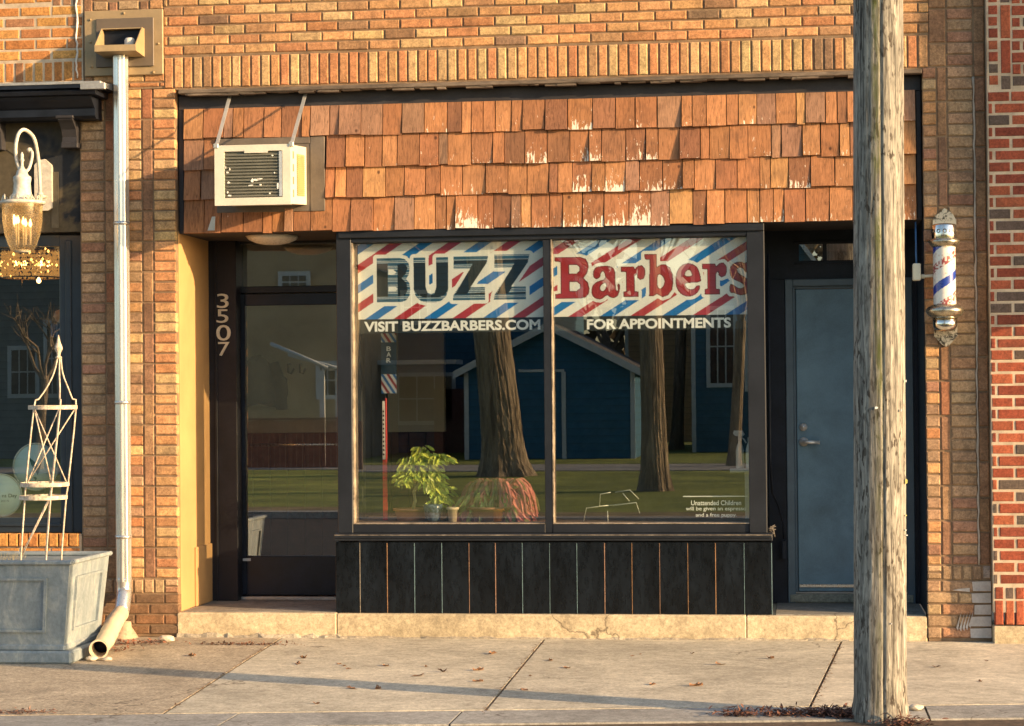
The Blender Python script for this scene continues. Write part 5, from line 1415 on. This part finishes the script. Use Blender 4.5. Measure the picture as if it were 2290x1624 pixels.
for i in range(m_):
    z = zs_[i]; t = max(0, z)/4.4; r0 = rbm+(rt-rbm)*min(t, 1.6); cxp = ux(1967,1550)+(ux(1966,50)-ux(1967,1550))*t
    if z < .12: r0 += .012*(1-z/.12)
    for k in range(n):
        a = ang[k]; r = r0*(1+.018*math.sin(2*a+z*.4)+.012*math.sin(5*a+1))+groove[i,k]
        d = abs((a+PI/2+.12-.09*math.sin(z*1.1)+PI) % (2*PI)-PI)
        q.wt = max(0, 1-d/.24)*(.35+.65*min(1, max(0, (z-1.0)/1.2)))
        q.v.append((cxp+r*math.cos(a), uy+r*math.sin(a), z)); q.c.append((1,1,1)); q.w.append(q.wt)
q.f = [(i*n+k,i*n+(k+1) % n,(i+1)*n+(k+1) % n,(i+1)*n+k) for i in range(m_-1) for k in range(n)]; q.sm = [True]*len(q.f)
q.build('pole_shaft', pole_mat(), up)
# scraps of paper and staples left on it
for i, (px, py, w, h) in enumerate(((1957,912,7,6),(2023,852,3,6),(2012,918,3,6),(2024,1078,5,12),(2024,1155,3,3),(2023,1188,3,4),(2025,1200,5,3),(1990,1395,2,3))):
    q = MB(); zc0 = Z(px, py, uy-rbm); dx = (X(px,py,uy)-ux(1967,py)); dx = max(-rbm*.99, min(rbm*.99, dx)); yy = uy-math.sqrt(max(0, rbm**2-dx**2))
    s2 = 11/4800/2; cx_ = ux(1967,py)+dx*1.02
    q.prism([(cx_-w*s2,zc0-h*s2),(cx_+w*s2*.8,zc0-h*s2*.7),(cx_+w*s2,zc0+h*s2*.5),(cx_-w*s2*.3,zc0+h*s2),(cx_-w*s2,zc0+h*s2*.3)], 'y', yy-.008, yy+.004)
    q.build('paper_scrap', mat('yellow_scrap', (.75,.7,.2), .7) if i in (3,4) else mat('white_scrap', (.8,.8,.75), .7), up)

# ================================================================== litter
M_DEAD = mat('dead_leaf', (.32,.19,.10), .85, var=.35, vs=30, attr='Col')
def leaf_mesh(k):
    q = MB(); random.seed(100+k); s = random.uniform(.03,.055)
    n = 9; pts = []
    for i in range(n):
        a = 2*PI*i/n; r = s*(1 if i % 2 else .62)*random.uniform(.8,1.2)*(1.3 if i == 0 else 1)
        pts.append((r*math.cos(a), r*.65*math.sin(a), random.uniform(.002,.022)))
    v = .55+.14*k; q.col = (v*1.1, v, v)
    q.add(pts+[(0,0,.003)], [(i,(i+1) % n,n) for i in range(n)]); q.add([(p[0],p[1],p[2]-.0012) for p in pts]+[(0,0,.0015)], [((i+1) % n,i,n) for i in range(n)])
    o = q.build('fallen_leaf', M_DEAD, fixn=False); return o
spots = [(757,1646),(870,1672),(745,1660),(667,1660),(860,1665),(1105,1680),(848,1660),(920,1700),(965,1665),(1045,1690),(1065,1667),(1115,1692),(880,1722),(945,1723),(790,1760),(700,1675),
 (1195,1704),(1195,1676),(1230,1635),(1290,1660),(1375,1652),(1418,1670),(1325,1690),(1265,1690),(1600,1636),(1615,1640),(1580,1640),(1620,1712),(1630,1712),(1650,1640),(1730,1635),(1780,1648),(1800,1662),(1920,1652),(1925,1647),(1445,1672),(1740,1715),(1760,1715),(1310,1725),(1840,1700),
 (2340,1668),(2300,1724),(2450,1704),(2520,1702),(2465,1653),(560,1720),(480,1640),(620,1700)]
named = {}
random.seed(77)
protos = [leaf_mesh(k) for k in range(5)]; used = set()
for i, (sx, sy) in enumerate(spots[::2]+spots[1:24:4]):
    p = G(sx*.8945, sy*.8945); k = i % 5
    o = protos[k] if k not in used else protos[k].copy()
    if k in used: C.objects.link(o)
    used.add(k); random.seed(500+i)
    o.location = (p.x, p.y, .0); s = random.uniform(.4,.95); o.scale = (s, s, s*random.uniform(.6,1.4)); o.rotation_euler = (0, 0, random.uniform(0, 6.28))
    tag(o, 'small curled brown dead leaf lying on the concrete pavement', 'leaf', 'dead leaves scattered on the pavement')
def litter(name, pts, n, spread, label, seed, hump=.03, col=(.22,.085,.05), size=(.02,.06)):
    q = MB(); random.seed(seed)
    for k in range(n):
        c = random.choice(pts); x = c[0]+random.gauss(0, spread[0]); y = c[1]+random.gauss(0, spread[1]); z = .002+abs(random.gauss(0, hump))
        d = Vector((random.uniform(-1,1), random.uniform(-1,1), random.uniform(-.3,.5))); nn_ = (random.uniform(-.5,.5), random.uniform(-.5,.5), 1)
        v = random.uniform(.5,1.4); q.col = (v, v, v); q.leaf((x,y,z), d, nn_, random.uniform(*size), random.uniform(.006,.016))
    o = q.build(name, mat(name, col, .85, var=.3, attr='Col'), fixn=False); tag(o, label, 'litter', kind='stuff'); return o
pg = G(1840,1605); pg2 = G(1890,1603)
litter('pole_litter', [(up_b.x-.22,uy+.12),(up_b.x-.14,uy+.0),(up_b.x-.32,uy+.06),(up_b.x-.5,uy+.05),(up_b.x-.7,uy+.03),(up_b.x-.2,uy+.05),(up_b.x+.1,uy-.2)], 1300, (.06,.035), 'heap of red brown twigs and leaves at the foot of the utility pole', 5, .012, (.17,.075,.05))
g1 = G(290,1440); g2 = G(262,1455)
litter('spout_litter', [(g1.x,g1.y),(g2.x,g2.y),(g1.x-.1,g1.y-.1),(g1.x+.15,g1.y+.03)], 260, (.07,.06), 'small pile of brown leaves behind the downspout outlet', 6, .012, (.26,.10,.05), (.015,.04))
g3 = G(560,1442)
litter('step_litter', [(g3.x,g3.y),(g3.x-.2,g3.y+.0),(g3.x+.12,g3.y+.01)], 220, (.10,.02), 'thin line of brown leaf crumbs along the foot of the step', 7, .006, (.2,.09,.05), (.01,.03))
litter('kerb_litter', [(G(30,1595).x,G(30,1595).y),(G(60,1592).x,G(60,1592).y)], 160, (.10,.02), 'flat reddish leaf crumbs near the kerb at the lower left', 8, .003, (.22,.12,.08), (.01,.03))
# rust-brown debris in the joints
q = MB(); random.seed(19)
for (a, b) in (((610,1436),(375,1590)),((1210,1436),(1078,1594)),((1880,1438),(1815,1585))):
    A, B = G(*a), G(*b)
    for k in range(220):
        t = random.random(); p = A.lerp(B, t)+Vector((random.gauss(0,.008), 0, .001)); v = random.uniform(.5,1.5); q.col = (v,v,v)
        q.leaf(p, (random.uniform(-1,1), random.uniform(-2,2), .1), (0,0,1), random.uniform(.008,.03), random.uniform(.004,.010))
tag(q.build('joint_debris', mat('joint_debris', (.20,.11,.06), .9, attr='Col'), fixn=False), 'brown crumbs and moss caught in the pavement joints', 'debris', kind='stuff')
# small stones by the outlet, brick-foot flashing and paint chip
for i, (px, py, s) in enumerate(((205,1478,.03),(240,1478,.025),(372,1436,.045),(2048,1588,.03))):
    p = G(px, py); q = MB(); bmx = bmesh.new(); bmesh.ops.create_icosphere(bmx, subdivisions=2, radius=s)
    random.seed(i)
    for v in bmx.verts: v.co = Vector((v.co.x*1.3, v.co.y, v.co.z*.55))*random.uniform(.85,1.12)+Vector((p.x,p.y,s*.5))
    q.bm(bmx)
    tag(own_origin(q.build('stone', mat('pale_stone', (.62,.54,.42), .8, var=.15))), ['small pale stone left of the downspout outlet','small pale stone just right of the downspout outlet','broken pale mortar lump at the corner of the step','white paper-pale stone right of the utility pole'][i], 'stone')
# rubble collar where the downspout meets the ground
q = MB(); p = G(290,1425); q.lathe([(.105,-.01),(.085,.025),(.055,.07),(.05,.11),(.0,.115)], p.x-.03, -.07, 12)
tag(own_origin(q.build('mortar_lump', mat('crumbly_mortar', (.50,.36,.24), .95, var=.25, bs=.8, bd=.01))), 'crumbling tan mortar lump on the ground behind the downspout elbow', 'mortar')

# ================================================================== across the street (seen mirrored in the glass)
M_GRASS = mat('lawn', (.14,.23,.02), .95, var=.35, vs=.5, fine=18, bs=.6, bd=.05, tint=(.25,.27,.045))
q = MB(); q.box(-60, 60, -33, -16.6, -.31, -.10); tag(q.build('verge', M_GRASS), kind='structure')
q = MB(); q.box(-60, 60, -16.58, -15.0, -.31, -.09); tag(q.build('dry_verge', mat('dry_grass', (.26,.19,.08), .95, var=.4, vs=2, fine=30)), kind='structure')
q = MB(); q.box(-60, 60, -37.5, -33.3, -.31, -.09); tag(q.build('far_pavement', M_KERB), kind='structure')
q = MB(); q.box(-60, 60, -90, -37.6, -.31, -.085); tag(q.build('far_lawn', M_GRASS), kind='structure')
q = MB(); q.box(-60, 60, -14.98, -14.62, -.31, -.06); tag(q.build('far_kerb', M_KERB), kind='structure')
def siding(name, col):
    m, nt, b = nodes(name); w = N(nt, 'ShaderNodeTexWave'); w.wave_type = 'BANDS'; w.bands_direction = 'Z'; w.wave_profile = 'SAW'; w.inputs['Scale'].default_value = 1.6
    v = coords(nt); L(nt, v, w.inputs['Vector']); c = mix(nt, 1.0, col, ramp(nt, w.outputs['Fac'], [(0,.3),(.15,1.0),(1,.85)]), 'MULTIPLY')
    c = mix(nt, 1.0, c, ramp(nt, noise(nt, v, 3), [(.3,.85),(.7,1.08)]), 'MULTIPLY'); L(nt, c, b.inputs['Base Color']); b.inputs['Roughness'].default_value = .8; bump(nt, b, w.outputs['Fac'], .6, .02); return m
M_BLUE = siding('blue_siding', (.012,.10,.185)); M_GREYS = siding('grey_siding', (.15,.18,.18)); M_BRN = siding('tan_siding', (.30,.20,.12))
M_WTRIM = mat('white_trim', (.42,.46,.46), .6, var=.08); M_ROOF = mat('shingle_roof', (.08,.075,.075), .9, var=.25); M_GLZ = mat('dark_pane', (.02,.025,.03), .08, var=.1, bs=0)
def rfx(px, K, py=900): return RF(px, py, K).x
def rfz(py, K, px=1200): return RF(px, py, K).z
def house(name, label, x0, x1, K, depth, eave, apex, m, wins=(), door=None, group=None, roofover=.25):
    h = thing(name, ((x0+x1)/2, -K-depth/2, -.08), label, 'house')
    xm = (x0+x1)/2; yf = -K; yb_ = -K-depth
    q = MB(); q.prism([(x0,-.1),(x1,-.1),(x1,eave),(xm,apex),(x0,eave)], 'y', yb_, yf); q.build('wall', m, h)
    s = (apex-eave)/((x1-x0)/2); o = roofover
    q = MB()
    for sg, xe_ in ((-1,x0),(1,x1)):
        a = (xm, apex+.02); b = (xe_+sg*o, eave-s*o+.02); q.prism([a, b, (b[0], b[1]+.14), (a[0], a[1]+.14)] if sg > 0 else [b, a, (a[0], a[1]+.14), (b[0], b[1]+.14)], 'y', yb_-.3, yf+.3)
    q.build('roof', M_ROOF, h)
    q = MB()
    for sg, xe_ in ((-1,x0),(1,x1)):
        a = (xm, apex+.16); b = (xe_+sg*(o+.02), eave-s*o+.16); q.prism([a, b, (b[0], b[1]-.2), (a[0], a[1]-.2)], 'y', yf+.301, yf+.33)
    q.box(x0-.02, x0+.1, yf, yf+.03, -.1, eave); q.box(x1-.1, x1+.02, yf, yf+.03, -.1, eave); q.build('trim', M_WTRIM, h)
    for (a, b, z0, z1) in wins:
        q = MB(); q.box(a, b, yf, yf+.05, z0, z1); f = q.build('window', M_WTRIM, h)
        q = MB(); nx = 3; w_ = (b-a-.2)/nx
        for i in range(nx):
            for j in range(2): q.box(a+.1+i*w_+.02, a+.1+(i+1)*w_-.02, yf+.051, yf+.06, z0+.1+j*(z1-z0-.2)/2+.02, z0+.1+(j+1)*(z1-z0-.2)/2-.02)
        q.build('pane', M_GLZ, f)
    if door:
        a, b, z0, z1 = door; q = MB(); q.box(a, b, yf, yf+.06, z0, z1, .01); q.build('door', mat('maroon_paint', (.10,.02,.02), .5), h)
    return h
K1 = 41.5
house('garage', 'dark blue gabled garage with white rakes across the street', rfx(1040,K1), rfx(1418,K1), K1, 6, rfz(832,K1), rfz(735,K1), M_BLUE,
      wins=[])
q = MB(); xa_, xb_ = rfx(1256,K1), rfx(1262,K1); q.box(xa_, xb_+.04, -K1, -K1+.03, -.1, rfz(832,K1)); q.box(rfx(1160,K1), xb_, -K1, -K1+.028, rfz(832,K1), rfz(826,K1)); tag(own_origin(q.build('corner_board', M_WTRIM)), 'white corner board and band on the front of the blue garage', 'trim board')
K2 = 47
house('blue_house', 'tall dark blue house behind the garage across the street', rfx(770,K2), rfx(1230,K2), K2+1.2, 9, rfz(560,K2), rfz(300,K2), M_BLUE,
      wins=[(rfx(868,K2), rfx(1005,K2), rfz(950,K2), rfz(830,K2)), (rfx(880,K2), rfx(950,K2), rfz(720,K2), rfz(640,K2))], door=(rfx(955,K2), rfx(1030,K2), -.1, rfz(868,K2)))
q = MB(); K3 = 45
q.box(rfx(812,K3), rfx(1020,K3), -K3-1.3, -K3, rfz(812,K3), rfz(802,K3)); tag(own_origin(q.build('porch_roof', M_WTRIM)), 'long white porch eave in front of the blue house across the street', 'porch')
house('neighbour_house', 'blue house with white window trim at the right across the street', rfx(1548,K2), rfx(1830,K2), K2, 9, rfz(600,K2), rfz(420,K2), siding('slate_siding', (.03,.11,.17)),
      wins=[(rfx(1580,K2), rfx(1650,K2), rfz(870,K2), rfz(690,K2)), (rfx(1665,K2), rfx(1720,K2), rfz(880,K2), rfz(690,K2))])
house('tan_house', 'tan house far back between the blue houses across the street', rfx(1400,60), rfx(1560,60), 60, 8, rfz(700,60), rfz(600,60), M_BRN)
K4 = 40
house('cream_house', 'cream and olive sided house facing the shop door across the street', rfx(440,K4), rfx(762,K4), K4, 9, rfz(560,K4), rfz(400,K4), mat('warm_render', (.38,.30,.18), .85, var=.15, vs=1.2),
      wins=[(rfx(590,K4), rfx(665,K4), rfz(640,K4), rfz(590,K4)), (rfx(675,K4), rfx(752,K4), rfz(890,K4), rfz(800,K4))])
house('grey_house', 'grey sided house far left across the street', rfx(-380,44), rfx(330,44), 44, 9, rfz(600,44), rfz(330,44), M_GREYS,
      wins=[(rfx(20,44), rfx(90,44), rfz(880,44), rfz(760,44)), (rfx(100,44), rfx(150,44), rfz(880,44), rfz(700,44))])
# made-up white posts and beams, added for pale streaks mirrored in the door
KP = 36; pg_ = thing('streak_frame', (rfx(690,KP), -KP-.6, -.1), 'made-up white posts and beams added for pale streaks in the door glass', 'streak_frame')
for px in (683, 720):
    q = MB(); q.box(rfx(px,KP), rfx(px,KP)+.12, -KP, -KP+.12, -.09, rfz(822,KP)); q.build('post', M_WTRIM, pg_)
for a, b in (((560,765),(700,822)), ((600,790),(735,826)), ((680,822),(770,826))):
    q = MB(); A_, B_2 = RF(a[0],a[1],KP), RF(b[0],b[1],KP); q.tube([A_+Vector((0,-.4,0)), B_2], .05, 6); q.build('beam', M_WTRIM, pg_)
# board fence
KF = 34.5; fn_ = thing('board_fence', (rfx(640,KF), -KF, -.1), 'long red brown board fence across the street', 'fence')
q = MB(); x = rfx(380,KF); random.seed(9)
while x < rfx(800,KF): q.box(x, x+.13, -KF-.02, -KF, -.1, rfz(938,KF)+random.uniform(-.02,.02)); x += .14
q.build('boards', mat('fence_wood', (.26,.10,.06), .85, var=.25), fn_)
q = MB(); q.box(rfx(380,KF), rfx(800,KF), -KF-.06, -KF+.04, rfz(937,KF), rfz(932,KF)); q.build('top_rail', mat('maroon_paint', (0,0,0)), fn_)
# trees
M_BARK = None
def bark_mat(name, col):
    m, nt, b = nodes(name); n1 = noise(nt, coords(nt, (1,1,.16)), 8, 7, .75, .6); c = ramp(nt, n1, [(.36, tuple(a*.3 for a in col)), (.62, col)]); L(nt, c, b.inputs['Base Color']); b.inputs['Roughness'].default_value = .95; bump(nt, b, n1, 1.0, .1); return m
M_BARK = bark_mat('tree_bark', (.42,.33,.22))
def tree(name, label, base, r, h, lean=0.0, seed=1, spread=.5, fork=.45, depth=5, group=None):
    random.seed(seed); t_ = thing(name, base, label, 'tree', group)
    q = MB(); b = Vector(base)
    pts = [b+Vector((0,0,-.1)), b+Vector((lean*.1,0,.25)), b+Vector((lean*.3,0,h*.25)), b+Vector((lean*.65,.05,h*.6)), b+Vector((lean,0,h))]
    cs2 = catmull(pts, 14); ns = 72 if r > .15 else 12; ph = [random.uniform(0, 6.28) for _ in range(6)]
    for i, p in enumerate(cs2):
        hh_ = max(0, p.z-b.z); fl_r = r*(1.0+.42*math.exp(-hh_/.3)+.22*math.exp(-hh_/1.8))
        for k in range(ns):
            a = 2*PI*k/ns
            rd = fl_r*(1+.05*math.sin(3*a+ph[0])+.10*math.exp(-hh_/.5)*math.sin(6*a+ph[1])+.020*math.sin(23*a+ph[2]+1.2*math.sin(hh_*3+ph[3]))+.012*math.sin(37*a+ph[4]+1.5*math.sin(hh_*2.1))+random.uniform(-.022,.022))
            q.v.append((p.x+rd*math.cos(a), p.y+rd*math.sin(a), p.z)); q.c.append((1,1,1)); q.w.append(0)
    q.f = [(i*ns+k,i*ns+(k+1) % ns,(i+1)*ns+(k+1) % ns,(i+1)*ns+k) for i in range(len(cs2)-1) for k in range(ns)]; q.sm = [False]*len(q.f)
    q.build('trunk', M_BARK, t_)
    q = MB()
    def grow(p, d, l, rr, n):
        if n == 0 or rr < .008: return
        e = p+d*l; mid = p+d*l*.5+Vector((random.uniform(-1,1),random.uniform(-1,1),random.uniform(-1,1)))*l*.07
        q.tube([p, mid, e], [rr, rr*.85, rr*.7], 6 if rr > .04 else 4, caps=False)
        for k in range(random.choice((2,3)) if n > 1 else 2):
            nd = (d+Vector((random.gauss(0,spread), random.gauss(0,spread), random.gauss(.15,.35)))).normalized(); grow(e if k else p.lerp(e,.8), nd, l*random.uniform(.6,.85), rr*random.uniform(.5,.7), n-1)
    top = b+Vector((lean,0,h*.98))
    for k in range(4):
        grow(top, Vector((random.gauss(0,.6), random.gauss(0,.6), 1)).normalized(), h*fork, r*.55, depth)
    q.build('crown', M_BARK, t_); return t_
Kt = 30.5; c = RF(1122,1070,Kt); tree('street_tree', 'massive rough barked tree on the verge across the street', (c.x+.12,-Kt,-.1), .37, 7.5, -.7, 3, .5, .4, 6)
Kt = 23.5; c = RF(1464,1095,Kt); tree('street_tree', 'slimmer straight tree on the verge across the street', (c.x,-Kt,-.1), .19, 6.5, -.1, 4, .55, .4, 6)
for i, (px, K, r, h, sd) in enumerate(((85,36,.09,2.2,11),(1350,52,.13,3.0,12),(1510,50,.16,3.6,13),(1000,56,.2,5,14),(1640,36,.12,3.4,15),(640,45,.18,5,16),(250,52,.2,5,17),(1800,54,.2,5,18),(1420,66,.22,5,19),(1700,70,.25,6,20))):
    c = RF(px, 1000, K)
    tree('bare_tree', ['small bare garden tree before the grey house','bare tree right behind the garage','bare tree left of the right hand blue house','bare tree behind the tall blue house','thin bare tree before the right hand blue house','bare tree beside the cream house','bare tree behind the grey house','bare tree beyond the right hand blue house','bare tree behind the tan house','tall bare tree far behind on the right'][i], (c.x,-K,-.1), r, h, .2, sd, .6, .38, 6, 'bare trees across the street')
# hedge and far wood as one mass behind the houses
q = MB(); random.seed(55)
for k in range(5200):
    x = random.uniform(-42, 42); h = 7.2+1.6*math.sin(x*.35)+1.2*math.sin(x*.9+2)+random.uniform(-.8,.8); z = random.uniform(0,1)**.7*h; y = -random.uniform(70, 82)
    q.leaf((x,y,z), (random.uniform(-1,1), random.uniform(-1,1), random.uniform(-.5,1)), (random.uniform(-1,1), 1, random.uniform(-1,1)), random.uniform(.5,1.1), random.uniform(.3,.7))
tag(q.build('far_wood', mat('far_twigs', (.11,.085,.05), .95, var=.4, vs=1.5), fixn=False), 'brown leafless wood behind the houses across the street', 'wood', kind='stuff')

# ================================================================== light, sky, camera
SD = Vector((-1, .36, -.25)).normalized()       # travel direction of sunlight
el = math.asin(-SD.z)
w = bpy.data.worlds.new('World'); SC.world = w; w.use_nodes = True; nt = w.node_tree; nt.nodes.clear()
sk = nt.nodes.new('ShaderNodeTexSky'); sk.sky_type = 'NISHITA'; sk.sun_disc = False
sk.sun_elevation = el; sk.sun_rotation = math.atan2(-SD.x, -SD.y); sk.air_density = 1.0; sk.dust_density = 1.5; sk.ozone_density = 1.0
bg = nt.nodes.new('ShaderNodeBackground'); bg.inputs[1].default_value = SKY
ow = nt.nodes.new('ShaderNodeOutputWorld'); nt.links.new(sk.outputs[0], bg.inputs[0]); nt.links.new(bg.outputs[0], ow.inputs[0])
sl_ = bpy.data.lights.new('sun', 'SUN'); sl_.energy = SUN; sl_.angle = math.radians(.5); sl_.color = SUNC
so_ = bpy.data.objects.new('sun', sl_); so_.rotation_euler = (-SD).to_track_quat('Z', 'Y').to_euler(); so_.location = (10,-10,12); C.objects.link(so_)
cam = bpy.data.cameras.new('camera'); cam.sensor_width = 36; cam.lens = FPX/2289*36; cam.clip_start = .1; cam.clip_end = 600
co_ = bpy.data.objects.new('camera', cam)
M = Matrix.Identity(4)
for i in range(3): M[i][0] = RV[i]; M[i][1] = UV_[i]; M[i][2] = -F0[i]; M[i][3] = CAM[i]
co_.matrix_world = M; C.objects.link(co_); SC.camera = co_
SC.view_settings.view_transform = 'Standard'; SC.view_settings.look = 'None'; SC.view_settings.gamma = 1; SC.view_settings.exposure = EXPO
SC.view_settings.use_curve_mapping = False
SC.cycles.max_bounces = 8; SC.cycles.transparent_max_bounces = 16; SC.cycles.use_denoising = True
